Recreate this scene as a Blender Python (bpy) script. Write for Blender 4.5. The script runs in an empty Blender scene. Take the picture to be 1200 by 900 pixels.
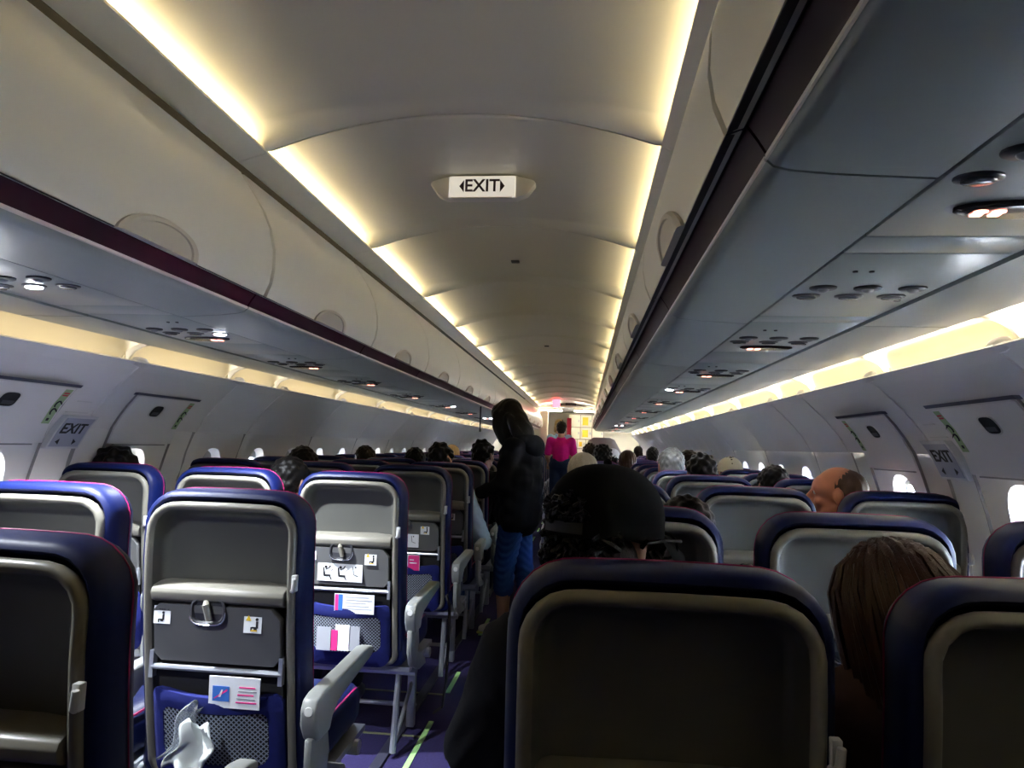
import bpy, bmesh, math, random
from mathutils import Vector, Matrix
random.seed(7)
S = bpy.context.scene
COL = S.collection
PI = math.pi

# ------------------------------------------------------------------ camera, world, exposure
YAW, PITCH, ROLL = 0.10717, 0.08851, 0.032
CAM = Vector((0.39, 0.0, 1.22))
cy_, sy_, cp_, sp_ = math.cos(YAW), math.sin(YAW), math.cos(PITCH), math.sin(PITCH)
fw = Vector((-sy_ * cp_, cy_ * cp_, sp_)); r0 = Vector((cy_, sy_, 0)); u0 = r0.cross(fw)
rt = r0 * math.cos(ROLL) + u0 * math.sin(ROLL); up = -r0 * math.sin(ROLL) + u0 * math.cos(ROLL)
cd = bpy.data.cameras.new('camera'); cam = bpy.data.objects.new('camera', cd); COL.objects.link(cam)
cd.sensor_fit = 'HORIZONTAL'; cd.sensor_width = 36.0; cd.lens = 807.3 / 1200 * 36; cd.clip_start = 0.02
M3 = Matrix((rt, up, -fw)).transposed()
cam.matrix_world = Matrix.Translation(CAM) @ M3.to_4x4()
S.camera = cam

S.view_settings.view_transform = 'Standard'; S.view_settings.look = 'None'
S.view_settings.gamma = 1.0; S.view_settings.use_curve_mapping = False
S.view_settings.exposure = 2.4
S.cycles.use_denoising = True
S.cycles.max_bounces = 10; S.cycles.diffuse_bounces = 5; S.cycles.glossy_bounces = 3
S.cycles.sample_clamp_indirect = 6.0

COVE_E, SIDE_E, READ_W, SIGN_E = 3.9, .62, 42.0, 1.4
SKY_LO, SKY_HI = 2.6, 30.0
w = bpy.data.worlds.new('sky'); S.world = w; w.use_nodes = True
nt = w.node_tree; nt.nodes.clear()
o_ = nt.nodes.new('ShaderNodeOutputWorld'); b_ = nt.nodes.new('ShaderNodeBackground')
tc = nt.nodes.new('ShaderNodeTexCoord'); sx = nt.nodes.new('ShaderNodeSeparateXYZ')
rp = nt.nodes.new('ShaderNodeValToRGB'); mr = nt.nodes.new('ShaderNodeMapRange')
mr.inputs[1].default_value = -0.6; mr.inputs[2].default_value = 0.6
nt.links.new(tc.outputs['Generated'], sx.inputs[0]); nt.links.new(sx.outputs['Z'], mr.inputs[0])
nt.links.new(mr.outputs[0], rp.inputs[0])
e = rp.color_ramp.elements
e[0].position = 0.0; e[0].color = (2.85, 2.75, 2.55, 1); e[1].position = 1.0; e[1].color = (.12, .3, .75, 1)     # bright cloud deck below, blue above
x = e.new(.5); x.color = (.46, .57, .70, 1)
x = e.new(.40); x.color = (1.0, 1.02, 1.05, 1)
nt.links.new(rp.outputs[0], b_.inputs[0])
dt = nt.nodes.new('ShaderNodeVectorMath'); dt.operation = 'DOT_PRODUCT'; dt.inputs[1].default_value = Vector((.95, -.25, .0)).normalized()
ms = nt.nodes.new('ShaderNodeMapRange'); ms.inputs[1].default_value = -.3; ms.inputs[2].default_value = 1; ms.inputs[3].default_value = SKY_LO; ms.inputs[4].default_value = SKY_HI
nt.links.new(tc.outputs['Generated'], dt.inputs[0]); nt.links.new(dt.outputs['Value'], ms.inputs[0]); nt.links.new(ms.outputs[0], b_.inputs[1])
nt.links.new(b_.outputs[0], o_.inputs[0])

# ------------------------------------------------------------------ materials
MATS = {}
def mat(name, rgb, rough=.5, metal=0.0, var=0.0, scale=8.0, bump=0.0, emit=None, es=0.0, spec=.5, alpha=None, trans=0.0, stretch=None):
    if name in MATS: return MATS[name]
    m = bpy.data.materials.new(name); m.use_nodes = True; t = m.node_tree; p = t.nodes['Principled BSDF']
    p.inputs['Base Color'].default_value = (*rgb, 1); p.inputs['Roughness'].default_value = rough
    p.inputs['Metallic'].default_value = metal; p.inputs['Specular IOR Level'].default_value = spec
    if trans: p.inputs['Transmission Weight'].default_value = trans
    if alpha is not None: p.inputs['Alpha'].default_value = alpha
    if emit: p.inputs['Emission Color'].default_value = (*emit, 1); p.inputs['Emission Strength'].default_value = es
    if var or bump:
        c = t.nodes.new('ShaderNodeTexCoord'); mp = t.nodes.new('ShaderNodeMapping'); n = t.nodes.new('ShaderNodeTexNoise')
        n.inputs['Scale'].default_value = scale; n.inputs['Detail'].default_value = 5
        if stretch: mp.inputs['Scale'].default_value = stretch
        t.links.new(c.outputs['Object'], mp.inputs[0]); t.links.new(mp.outputs[0], n.inputs['Vector'])
        if var:
            mx = t.nodes.new('ShaderNodeMix'); mx.data_type = 'RGBA'
            mx.inputs[6].default_value = (*[max(0, q * (1 - var)) for q in rgb], 1); mx.inputs[7].default_value = (*[min(1, q * (1 + var)) for q in rgb], 1)
            t.links.new(n.outputs['Fac'], mx.inputs[0]); t.links.new(mx.outputs[2], p.inputs['Base Color'])
        if bump:
            bp = t.nodes.new('ShaderNodeBump'); bp.inputs['Strength'].default_value = bump; bp.inputs['Distance'].default_value = .004
            t.links.new(n.outputs['Fac'], bp.inputs['Height']); t.links.new(bp.outputs[0], p.inputs['Normal'])
    MATS[name] = m; return m

CEIL = mat('ceiling_plastic', (.66, .66, .59), .42, var=.02, scale=3)
STRIP = mat('cove_plastic', (.66, .63, .55), .5, var=.02)
BIN = mat('bin_door_plastic', (.66, .65, .59), .34, var=.02, scale=3)
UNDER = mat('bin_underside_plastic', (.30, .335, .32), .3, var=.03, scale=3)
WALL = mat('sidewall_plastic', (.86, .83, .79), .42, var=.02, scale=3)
COVEP = mat('cove_yellowed_plastic', (.72, .66, .50), .5, var=.03, scale=3)
PURP = mat('plum_fascia', (.024, .0008, .008), .4, var=.05, spec=.25)
BLACK = mat('black_gap', (.008, .008, .009), .7)
DARK = mat('dark_plastic', (.03, .03, .035), .4)
HULL = mat('hull_liner', (.03, .03, .03), .9)
RECSHADE = mat('grey_recess_shade', (.088, .088, .078), .45, var=.04, scale=12)  # seat shell grey darkened: shade of the recess put into its colour
SHELL = mat('grey_seat_plastic', (.180, .170, .140), .34, var=.04, scale=12)
TRAY = mat('grey_tray_plastic', (.11, .11, .108), .4, var=.05, scale=20)
ARM = mat('grey_arm_plastic', (.25, .26, .25), .4, var=.05, scale=20)
METAL = mat('seat_metal', (.42, .44, .48), .35, .7)
CHROME = mat('bright_metal', (.75, .76, .78), .2, .9)
NAVY = mat('navy_leather', (.0015, .006, .055), .48, var=.15, scale=30, bump=.10, spec=.28)
NAVYF = mat('navy_fabric', (.004, .010, .13), .8, var=.2, scale=60, bump=.1)
PIPE = mat('magenta_piping', (.28, .004, .08), .5)
NETM = mat('net_cord', (.24, .27, .33), .7)
WHITE = mat('white_print', (.78, .80, .82), .45)
INK = mat('black_print', (.012, .012, .014), .5)
REDP = mat('red_print', (.65, .03, .06), .5)
YELP = mat('yellow_print', (.75, .5, .02), .5)
BLUEP = mat('blue_print', (.04, .16, .55), .5)
PINKP = mat('pink_print', (.75, .03, .22), .5)
GREENP = mat('green_placard', (.40, .55, .28), .5)
CARPET = mat('purple_carpet', (.016, .010, .07), .95, var=.35, scale=90, bump=.4)
GLOW = mat('photoluminescent_strip', (.42, .72, .28), .5)
LAMPW = mat('warm_lamp', (1, .9, .7), .5, emit=(1.0, .80, .47), es=COVE_E)
LAMPS = mat('side_lamp', (1, .9, .7), .5, emit=(1.0, .84, .54), es=SIDE_E)
READON = mat('reading_light_on', (1, 1, 1), .3, emit=(.86, .92, 1.0), es=14)
SIGNON = mat('lit_pictogram', (1, .6, .5), .3, emit=(1.0, .28, .20), es=SIGN_E)
REDON = mat('red_call_lamp', (1, .1, .1), .3, emit=(1.0, .05, .07), es=2.2)
GLASS = mat('window_glass', (.9, .95, 1), .03, trans=1.0, spec=.4)
SKIN = mat('light_skin', (.50, .26, .17), .5, var=.08, scale=20)
SKIN2 = mat('tan_skin', (.36, .18, .11), .5, var=.08, scale=20)
SKIN3 = mat('brown_skin', (.16, .075, .045), .5, var=.08, scale=20)

# ------------------------------------------------------------------ mesh helpers
class MB:
    def __init__(s): s.v = []; s.f = []; s.m = []
    def add(s, vs, fs, mi=0):
        b = len(s.v); s.v += [tuple(p) for p in vs]
        for f in fs: s.f.append(tuple(b + i for i in f)); s.m.append(mi)
        return s
    def box(s, x0, x1, y0, y1, z0, z1, mi=0, R=None):
        vs = [Vector((x, y, z)) for z in (z0, z1) for x, y in ((x0, y0), (x1, y0), (x1, y1), (x0, y1))]
        if R is not None: vs = [R @ p for p in vs]
        return s.add(vs, [(3, 2, 1, 0), (4, 5, 6, 7), (0, 1, 5, 4), (1, 2, 6, 5), (2, 3, 7, 6), (3, 0, 4, 7)], mi)
    def loft(s, rings, closed=True, cap0=False, cap1=False, mi=0):
        n = len(rings[0]); vs = [p for r in rings for p in r]; fs = []
        for k in range(len(rings) - 1):
            for i in range(n if closed else n - 1):
                j = (i + 1) % n; fs.append((k * n + i, k * n + j, (k + 1) * n + j, (k + 1) * n + i))
        if cap0: fs.append(tuple(reversed(range(n))))
        if cap1: fs.append(tuple((len(rings) - 1) * n + i for i in range(n)))
        return s.add(vs, fs, mi)
    def prism(s, prof, f, a, b, mi=0):      # prof list of 2D; f(u,v,t)->3D
        return s.loft([[f(u, v, a) for u, v in prof], [f(u, v, b) for u, v in prof]], True, True, True, mi)
    def tube(s, path, r, n=8, closed=False, mi=0, cap=True):
        P = [Vector(p) for p in path]; m = len(P); R = r if isinstance(r, (list, tuple)) else [r] * m; rings = []
        nrm = None
        for i, p in enumerate(P):
            a = P[(i - 1) % m] if (closed or i > 0) else p; b = P[(i + 1) % m] if (closed or i < m - 1) else p
            t = (b - a)
            t = t.normalized() if t.length > 1e-9 else Vector((0, 0, 1))
            if nrm is None: nrm = t.orthogonal().normalized()
            else:
                nrm = nrm - t * nrm.dot(t); nrm = nrm.normalized() if nrm.length > 1e-6 else t.orthogonal().normalized()
            bn = t.cross(nrm)
            rings.append([p + (nrm * math.cos(2 * PI * k / n) + bn * math.sin(2 * PI * k / n)) * R[i] for k in range(n)])
        if closed: rings.append(rings[0])
        return s.loft(rings, True, cap and not closed, cap and not closed, mi)
    def disc(s, c, ax, r, h, n=16, mi=0, ry=None):      # flat cylinder along axis ax
        ax = Vector(ax).normalized(); u = ax.orthogonal().normalized() if abs(ax.z) < .9 else Vector((1, 0, 0)); v = ax.cross(u); c = Vector(c); ry = ry or r
        ring = lambda d, q: [c + ax * d + u * (r * q * math.cos(2 * PI * k / n)) + v * (ry * q * math.sin(2 * PI * k / n)) for k in range(n)]
        return s.loft([ring(0, 1), ring(h * .7, 1), ring(h, .88)], True, True, True, mi)
    def ball(s, c, r, n=10, mi=0, R=None):
        r = r if isinstance(r, (tuple, list)) else (r, r, r); rings = []
        c = Vector(c)
        for i in range(n + 1):
            a = -PI / 2 + PI * i / n; q = max(math.cos(a), .02); ring = []
            for k in range(n + 4):
                p = Vector((r[0] * q * math.cos(2 * PI * k / (n + 4)), r[1] * q * math.sin(2 * PI * k / (n + 4)), r[2] * math.sin(a)))
                ring.append(c + (R @ p if R else p))
            rings.append(ring)
        return s.loft(rings, True, True, True, mi)
    def capsule(s, p, q, ra, rb, n=12):
        p, q = Vector(p), Vector(q); d = (q - p); L = d.length; t = d / L if L > 1e-6 else Vector((0, 0, 1)); u = t.orthogonal().normalized(); v = t.cross(u); rings = []
        def ring(c, r): return [c + (u * math.cos(2 * PI * k / n) + v * math.sin(2 * PI * k / n)) * r for k in range(n)]
        for a in (-85, -50, -20, 0): rings.append(ring(p + t * ra * math.sin(math.radians(a)), ra * math.cos(math.radians(a))))
        for a in (0, 20, 50, 85): rings.append(ring(q + t * rb * math.sin(math.radians(a)), rb * math.cos(math.radians(a))))
        return s.loft(rings, True, True, True)
    def mesh(s, name, mats, bevel=0, seg=2, angle=35, smooth=True):
        me = bpy.data.meshes.new(name); me.from_pydata(s.v, [], s.f)
        me.polygons.foreach_set('material_index', s.m)
        for m in (mats if isinstance(mats, (list, tuple)) else [mats]): me.materials.append(m)
        bm = bmesh.new(); bm.from_mesh(me); bmesh.ops.recalc_face_normals(bm, faces=bm.faces)
        if bevel:
            es = [e for e in bm.edges if len(e.link_faces) == 2 and e.calc_face_angle(0) > math.radians(30)]
            bmesh.ops.bevel(bm, geom=es, offset=bevel, segments=seg, affect='EDGES', profile=.5, clamp_overlap=True)
        bm.to_mesh(me); bm.free()
        if smooth:
            me.polygons.foreach_set('use_smooth', [True] * len(me.polygons)); me.set_sharp_from_angle(angle=math.radians(angle))
        me.update(); return me
    def build(s, name, mats, parent=None, **k): return link(name, s.mesh(name, mats, **k), parent)

def link(name, data, parent=None, loc=None):
    o = bpy.data.objects.new(name, data); COL.objects.link(o)
    if parent: o.parent = parent
    if loc: o.location = loc
    return o
def empty(name, loc=(0, 0, 0), rz=0, label=None, cat=None, group=None, kind=None):
    o = bpy.data.objects.new(name, None); COL.objects.link(o); o.location = loc; o.rotation_euler = (0, 0, rz); o.empty_display_size = .05
    return tag(o, label, cat, group, kind)
def tag(o, label=None, cat=None, group=None, kind=None):
    if label: o['label'] = label
    if cat: o['category'] = cat
    if group: o['group'] = group
    if kind: o['kind'] = kind
    return o
def dup(root, loc=None, label=None):
    r = root.copy(); COL.objects.link(r)
    if loc is not None: r.location = loc
    if label: r['label'] = label
    def rec(src, dst):
        for ch in src.children:
            c = ch.copy(); COL.objects.link(c); c.parent = dst; rec(ch, c)
    rec(root, r); return r
def tessellate(m, name, parent):
    return link(name, m, parent)
def text_mesh(txt, size, mats, thick=.0006, bold=.0):
    cu = bpy.data.curves.new('lettering', 'FONT'); cu.body = txt; cu.size = size; cu.align_x = 'CENTER'; cu.align_y = 'CENTER'; cu.extrude = thick; cu.offset = bold; cu.resolution_u = 3
    o = bpy.data.objects.new('lettering', cu); COL.objects.link(o)
    dg = bpy.context.evaluated_depsgraph_get(); me = bpy.data.meshes.new_from_object(o.evaluated_get(dg)); bpy.data.objects.remove(o)
    me.materials.clear(); me.materials.append(mats); return me

ORD = ['nearest', 'second', 'third', 'fourth', 'fifth', 'sixth', 'seventh', 'eighth', 'ninth', 'tenth', 'eleventh', 'twelfth', 'thirteenth', 'fourteenth', 'fifteenth', 'sixteenth', 'seventeenth', 'eighteenth', 'nineteenth', 'twentieth', 'twenty-first', 'twenty-second']
SIDES = (('left', -1), ('right', 1))
PITCHY = 1.035
JOINTS = [.895 + PITCHY * k for k in range(-2, 15)]     # ceiling and bin joints
Y0, Y1 = JOINTS[0], JOINTS[-1]

# ------------------------------------------------------------------ hull, floor, end walls
FL = empty('floor', kind='structure')
MB().box(-1.7, 1.7, -2.4, 18, -.06, 0).build('carpet', CARPET, FL)
for sgn in (-1, 1):                                     # luminous path strips along the aisle, one run per row
    for a, b in [(1.0, 1.4), (1.75, 2.05), (2.5, 3.09), (3.45, 3.76), (4.5, 4.92), (5.5, 6.42)] + [(7.0 + 1.0 * k, 7.4 + 1.0 * k) for k in range(8)]:
        MB().box(sgn * .25 - .011, sgn * .25 + .011, a, b, 0, .004).build('path_strip', GLOW, FL)
for y in (2.93, 2.05, 3.42):
    MB().box(-.75, -.26, y - .006, y + .006, 0, .004).build('cross_strip', mat('dim_strip', (.2, .2, .1), .6), FL)
for sgn in (-1, 1):
    for xx in (.36, 1.25):
        MB().box(sgn * xx - .02, sgn * xx + .02, -2.3, 15.6, 0, .012).build('seat_track', mat('track_cover', (.03, .03, .05), .5), FL)
hull = empty('trim_1', kind='structure')
prof = [(1.95, -.1), (1.95, .62), (1.93, .62), (1.93, -.08)]
for sgn in (-1, 1):
    MB().prism([(sgn * 1.83, -.1), (sgn * 1.80, .81), (sgn * 1.82, .81), (sgn * 1.86, -.1)], lambda u, v, t: (u, t, v), -2.5, 18.2).build('hull_side', HULL, hull)
pr = [(-1.765, 1.185), (-1.72, 1.30), (-1.7, 1.75), (-1.3, 2.15), (-.7, 2.38), (0, 2.45), (.7, 2.38), (1.3, 2.15), (1.7, 1.75), (1.72, 1.30), (1.765, 1.185)]
pr2 = pr + [(x * 1.02, z + .03) for x, z in reversed(pr)]
MB().prism(pr2, lambda u, v, t: (u, t, v), -2.5, 18.2).build('hull_crown', HULL, hull)
MB().box(-1.9, 1.9, -1.34, -1.26, -.1, 2.5).build('added_aft_screen', mat('light_stop_grey', (.10, .10, .10), .6), hull)  # unseen dark wall added close behind the viewer to cut light from behind

# ------------------------------------------------------------------ ceiling
CE = empty('ceiling', kind='structure')
def vault(x): return 2.203 - .19 * x * x
def arc(x): return 2.191 - .315 * x * x
def panel_mesh():
    L = PITCHY; mb = MB(); xs = [-.66 + 1.32 * i / 30 for i in range(31)]
    def prof(y, t): return [(x, y, vault(x) - (vault(x) - max(arc(x), 2.084 if abs(x) > .585 else 0)) * t) for x in xs]
    rows = [prof(.0025, 1)]
    rows[0] = [(x, y, z + .02) for x, y, z in rows[0]]
    for k in range(0, 9): u = k / 8; rows.append(prof(.003 + .055 * u, .5 + .5 * math.cos(PI * u)))
    rows += [prof(L * .35, 0), prof(L * .65, 0)]
    for k in range(0, 9): u = 1 - k / 8; rows.append(prof(L - .003 - .085 * u, .5 + .5 * math.cos(PI * u)))
    last = prof(L - .0025, 1); rows.append([(x, y, z + .02) for x, y, z in last])
    mb.loft(rows, closed=False)
    mb.loft([[(x, y, vault(x) + .03) for x in xs] for y in (.003, L - .003)], closed=False)
    return mb.mesh('ceiling_panel', CEIL, angle=60)
pm = panel_mesh()
def strip_mesh(sgn):
    L = PITCHY
    pf = [(sgn * .588, 2.080), (sgn * .600, 2.0755), (sgn * .678, 2.052), (sgn * .682, 2.062), (sgn * .60, 2.087), (sgn * .59, 2.0885)]
    return MB().prism(pf, lambda u, v, t: (u, t, v), .002, L - .002).mesh('cove_strip', STRIP)
def lamp_mesh(sgn):
    return MB().prism([(sgn * .622, 2.084), (sgn * .655, 2.074), (sgn * .658, 2.080), (sgn * .625, 2.090)], lambda u, v, t: (u, t, v), .035, PITCHY - .035).mesh('cove_lamp', LAMPW)
SM = {s: (strip_mesh(s), None, lamp_mesh(s)) for s in (-1, 1)}
for y in JOINTS[:-1]:
    link('ceiling_panel', pm, CE, (0, y, 0))
    for s in (-1, 1):
        link('cove_strip', SM[s][0], CE, (0, y, 0)); link('cove_lamp', SM[s][2], CE, (0, y, 0))

# ------------------------------------------------------------------ overhead bins
DOOR = [(.661, 2.016), (.652, 1.998), (.622, 1.955), (.585, 1.897), (.560, 1.84), (.545, 1.775), (.543, 1.72), (.550, 1.675), (.565, 1.637)]
def door_mesh(sgn, L):
    outer = DOOR; inner = [(a + .022, b + .004) for a, b in reversed(DOOR)]
    mb = MB()
    ys = [(.0045, .009), (.010, 0), (L - .010, 0), (L - .0045, .009)]
    rings = []
    for y, d in ys:
        rings.append([(sgn * (a + d), y, b) for a, b in outer] + [(sgn * a, y, b) for a, b in inner])
    mb.loft(rings, True, True, True); return mb.mesh('bin_door', BIN, angle=40)
def x_on_door(z):
    for (a, b), (c, d) in zip(DOOR, DOOR[1:]):
        if d <= z <= b: return a + (c - a) * (b - z) / (b - d)
    return DOOR[-1][0]
def latch_mesh(sgn, L):
    mb = MB(); n = 18; rings = []
    for q, off in ((1.0, .0), (1.0, -.008), (.93, -.014), (.8, -.0145), (.78, -.010), (.4, -.012), (.02, -.013)):
        ring = []
        for i in range(n + 1):
            a = PI * i / n; yy = L / 2 + .145 * q * math.cos(a); zz = 1.634 + .060 * q * math.sin(a)
            ring.append((sgn * (x_on_door(zz) + off + .001), yy, zz))
        rings.append(ring)
    mb.loft(rings, closed=False); mb.add([rings[0][0], rings[1][0], rings[2][0], rings[3][0], rings[3][-1], rings[2][-1], rings[1][-1], rings[0][-1]], [tuple(range(8))])
    return mb.mesh('latch', mat('latch_plastic', (.50, .46, .38), .4))
def bin_meshes(sgn):
    L = PITCHY; P = lambda u, v, t: (sgn * u, t, v)
    body = MB().prism([(.592, 1.665), (.60, 1.72), (.62, 1.83), (.68, 1.95), (.70, 2.03), (1.2, 2.0), (1.37, 1.75), (1.34, 1.60), (.65, 1.60)], P, .001, L - .001).mesh('bin_body', BLACK)
    seal = MB().prism([(.5655, 1.6340), (.590, 1.644), (.598, 1.668), (.58, 1.645), (.566, 1.6365)], P, .002, L - .002).mesh('rubber_seal', mat('grey_rubber', (.018, .018, .02), .45))
    fas = MB().prism([(.588, 1.652), (.606, 1.626), (.618, 1.606), (.63, 1.606), (.62, 1.66)], P, .004, L - .004).mesh('fascia', PURP)
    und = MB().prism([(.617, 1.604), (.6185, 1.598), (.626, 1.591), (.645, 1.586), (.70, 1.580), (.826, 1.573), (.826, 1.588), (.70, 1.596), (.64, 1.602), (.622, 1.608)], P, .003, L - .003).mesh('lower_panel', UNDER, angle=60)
    lip = MB().prism([(.6145, 1.606), (.6145, 1.600), (.617, 1.598), (.620, 1.604)], P, .003, L - .003).mesh('edge_trim', mat('edge_trim_plastic', (.72, .70, .68), .35))
    seam = MB().prism([(.697, 1.5805), (.697, 1.5798), (.7, 1.5795), (.7, 1.5803)], P, .01, L - .01).mesh('seam', UNDER)
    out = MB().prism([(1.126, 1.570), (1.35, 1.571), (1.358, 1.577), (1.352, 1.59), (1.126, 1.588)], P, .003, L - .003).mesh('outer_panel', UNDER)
    return dict(bin_body=body, bin_door=door_mesh(sgn, L), rubber_seal=seal, fascia=fas, lower_panel=und, edge_trim=lip, outer_panel=out)
NB = len(JOINTS) - 1
for side, sgn in SIDES:
    bmz = bin_meshes(sgn); lm = latch_mesh(sgn, PITCHY)
    for k, y in enumerate(JOINTS[:-1]):
        n = k - 1                                     # bin 0 of the visible ones begins around y=0.9
        if k < 1: lab = f'cream overhead bin on the {side} side, just behind the viewer beside the ceiling cove'
        elif k == 1: lab = f'cream overhead luggage bin directly over the viewer on the {side} side'
        else: lab = f'cream overhead luggage bin with plum strip, {ORD[k-2]} one ahead on the {side} side'
        b = empty('overhead_bin', (0, y, 0), label=lab, cat='overhead bin', group=f'overhead bins on the {side} side')
        for nm, me in bmz.items():
            o = link(nm, me, b)
            if nm == 'bin_door': link('latch', lm, o)
    # rear end cap of the run
capp = [(.565, 1.64), (.543, 1.72), (.56, 1.84), (.622, 1.955), (.668, 2.04), (1.3, 2.0), (1.37, 1.6), (.65, 1.585), (.617, 1.602)]
TR = empty('trim_2', kind='structure')
for side, sgn in SIDES:
    MB().prism([(sgn * a, b) for a, b in capp], lambda u, v, t: (u, t, v), Y1, Y1 + .02).build('bin_end_cap', BIN, TR, bevel=.006)

# ------------------------------------------------------------------ passenger service units
PSU_Y = [.98, 2.33, 3.23, 4.15, 5.28, 6.6, 7.95, 9.3, 10.7, 12.3, 13.9]
LIT = {('left', 1): (0,), ('left', 2): (), ('left', 21): (1,), ('left', 0): (0,), ('left', 5): (0,), ('right', 3): (0,), ('right', 8): (0, 1), ('left', 7): (0, 1)}
def psu(side, sgn, idx, yl, lab, lens=True):
    L0, L1 = yl - .42, yl + .16
    r = empty('service_unit', (0, 0, 0), label=lab, cat='service panel', group=f'service units under the {side} bins')
    r.location = (sgn * .975, yl, 1.574)
    X = lambda a: sgn * (a - .975)
    mb = MB(); x0, x1 = sorted((X(.834), X(1.117))); mb.box(x0, x1, -.42, .16, 0, .012); mb.build('panel', UNDER, r, bevel=.002)
    for j, xx in enumerate((.885, .975, 1.065)):
        vent = MB(); vent.disc((X(xx), -.165, .001), (0, 0, -1), .028, .006, 16, 0, .022); vent.ball((X(xx), -.165, -.004), (.013, .011, .008), 6, 1)
        vent.build('air_vent', [DARK, mat('vent_grey', (.25, .26, .28), .4)], r)
        on = j in LIT.get((side, idx), ())
        li = MB(); li.disc((X(xx - .01), -.085, .001), (0, 0, -1), .030, .005, 18, 0, .022); li.disc((X(xx - .01), -.085, -.004), (0, 0, -1), .021, .0035, 14, 1, .015)
        o = li.build('reading_light', [mat('lamp_bezel', (.06, .06, .07), .3), READON if on else mat('lamp_lens_off', (.10, .11, .13), .2, spec=.5)], r)
        if on: tag(o, 'reading light switched on')
        if on:
            ld = bpy.data.lights.new('reading_beam', 'SPOT'); ld.energy = READ_W * ({1: 1.1, 21: 1.0, 0: .4}.get(idx, .15) if side == 'left' else .07); ld.color = (.86, .92, 1.0); ld.spot_size = 2.2; ld.spot_blend = 1.0; ld.shadow_soft_size = .02
            lo = bpy.data.objects.new('reading_beam', ld); COL.objects.link(lo); lo.location = (sgn * .975 + X(xx - .01), yl - .085, 1.56)
            lo.rotation_euler = (math.radians(6), 0, 0)
    for xx in (.90, .93):
        MB().disc((X(xx), -.30, .001), (0, 0, -1), .005, .004, 8).build('sensor', DARK, r)
    MB().disc((X(1.085), -.045, .001), (0, 0, -1), .008, .004, 8).build('button', DARK, r)
    if lens:
        o = MB().disc((X(.985), .025, .001), (0, 0, -1), .085, .009, 28, 0, .032).build('sign_lens', mat('smoked_lens', (.03, .027, .032), .2, spec=.35), r)
        MB().disc((X(.985), .025, .0015), (0, 0, -1), .098, .002, 28, 0, .042).build('lens_bezel', mat('bezel_grey', (.30, .32, .35), .35), r)
        s2 = MB()
        for kx in (-.012, .012):
            s2.ball((X(.945 + kx), .025 - .006, -.0088), (.010, .008, .0025), 6); s2.box(X(.945 + kx) - .007, X(.945 + kx) + .007, .026, .036, -.0105, -.007)
        s2.build('lit_pictogram', SIGNON, o)
    return r
for side, sgn in SIDES:
    for i, y in enumerate(PSU_Y):
        psu(side, sgn, i, y, f'grey service unit with reading lights and lit sign, {ORD[i]} under the {side} bins')
psu('right', 1, 20, 1.66, 'grey service unit without sign lens, between the two nearest lit units under right bins', False)
psu('left', -1, 21, 1.62, 'grey service unit without sign lens, between the two nearest lit units under left bins', False)
for side, sgn in SIDES:                                     # plain filler panels and dark backing of the channel
    C = empty('trim_3' if sgn < 0 else 'trim_4', kind='structure')
    MB().box(*sorted((sgn * .826, sgn * 1.126)), Y0, Y1, 1.587, 1.597).build('channel_backing', BLACK, C)
    spans = sorted([(y - .42, y + .16) for y in PSU_Y] + [(1.66 - .42, 1.82) if sgn > 0 else (1.62 - .42, 1.78)])
    a = Y0
    for s0, s1 in spans + [(Y1, Y1)]:
        if s0 - a > .05:
            n = max(1, round((s0 - a) / .45)); d = (s0 - a) / n
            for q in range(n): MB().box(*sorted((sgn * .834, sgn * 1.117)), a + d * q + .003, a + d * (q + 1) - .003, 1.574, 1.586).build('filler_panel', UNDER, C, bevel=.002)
        a = s1

# ------------------------------------------------------------------ side walls with windows
WP = [(0, 1.58), (.2, 1.65), (.4, 1.705), (.6, 1.733), (.75, 1.738), (.9, 1.73), (1.03, 1.703), (1.13, 1.675), (1.235, 1.640), (1.315, 1.592), (1.388, 1.531), (1.45, 1.468), (1.505, 1.408)]
def W(z):
    for (a, b), (c, d) in zip(WP, WP[1:]):
        if z <= c: return b + (d - b) * (z - a) / (c - a)
    return WP[-1][1]
WJ = [-1.275, -.24, .795, 1.83, 2.617, 3.433, 3.98] + [3.98 + PITCHY * k for k in range(1, 12)]
WINS = []
for a, b in zip(WJ, WJ[1:]): WINS.append([(a + b) / 2] if b - a < .9 else [a + .27, b - .25])
ZC, WH, WW = .985, .165, .108          # window centre, half height, half width
def rim(yc, q, dz=0, n=28, p=2.6):
    out = []
    for i in range(n):
        a = 2 * PI * i / n; ca, sa = math.cos(a), math.sin(a)
        out.append((yc + WW * q * math.copysign(abs(ca) ** (2 / p), ca), ZC + WH * q * math.copysign(abs(sa) ** (2 / p), sa)))
    return out
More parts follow.
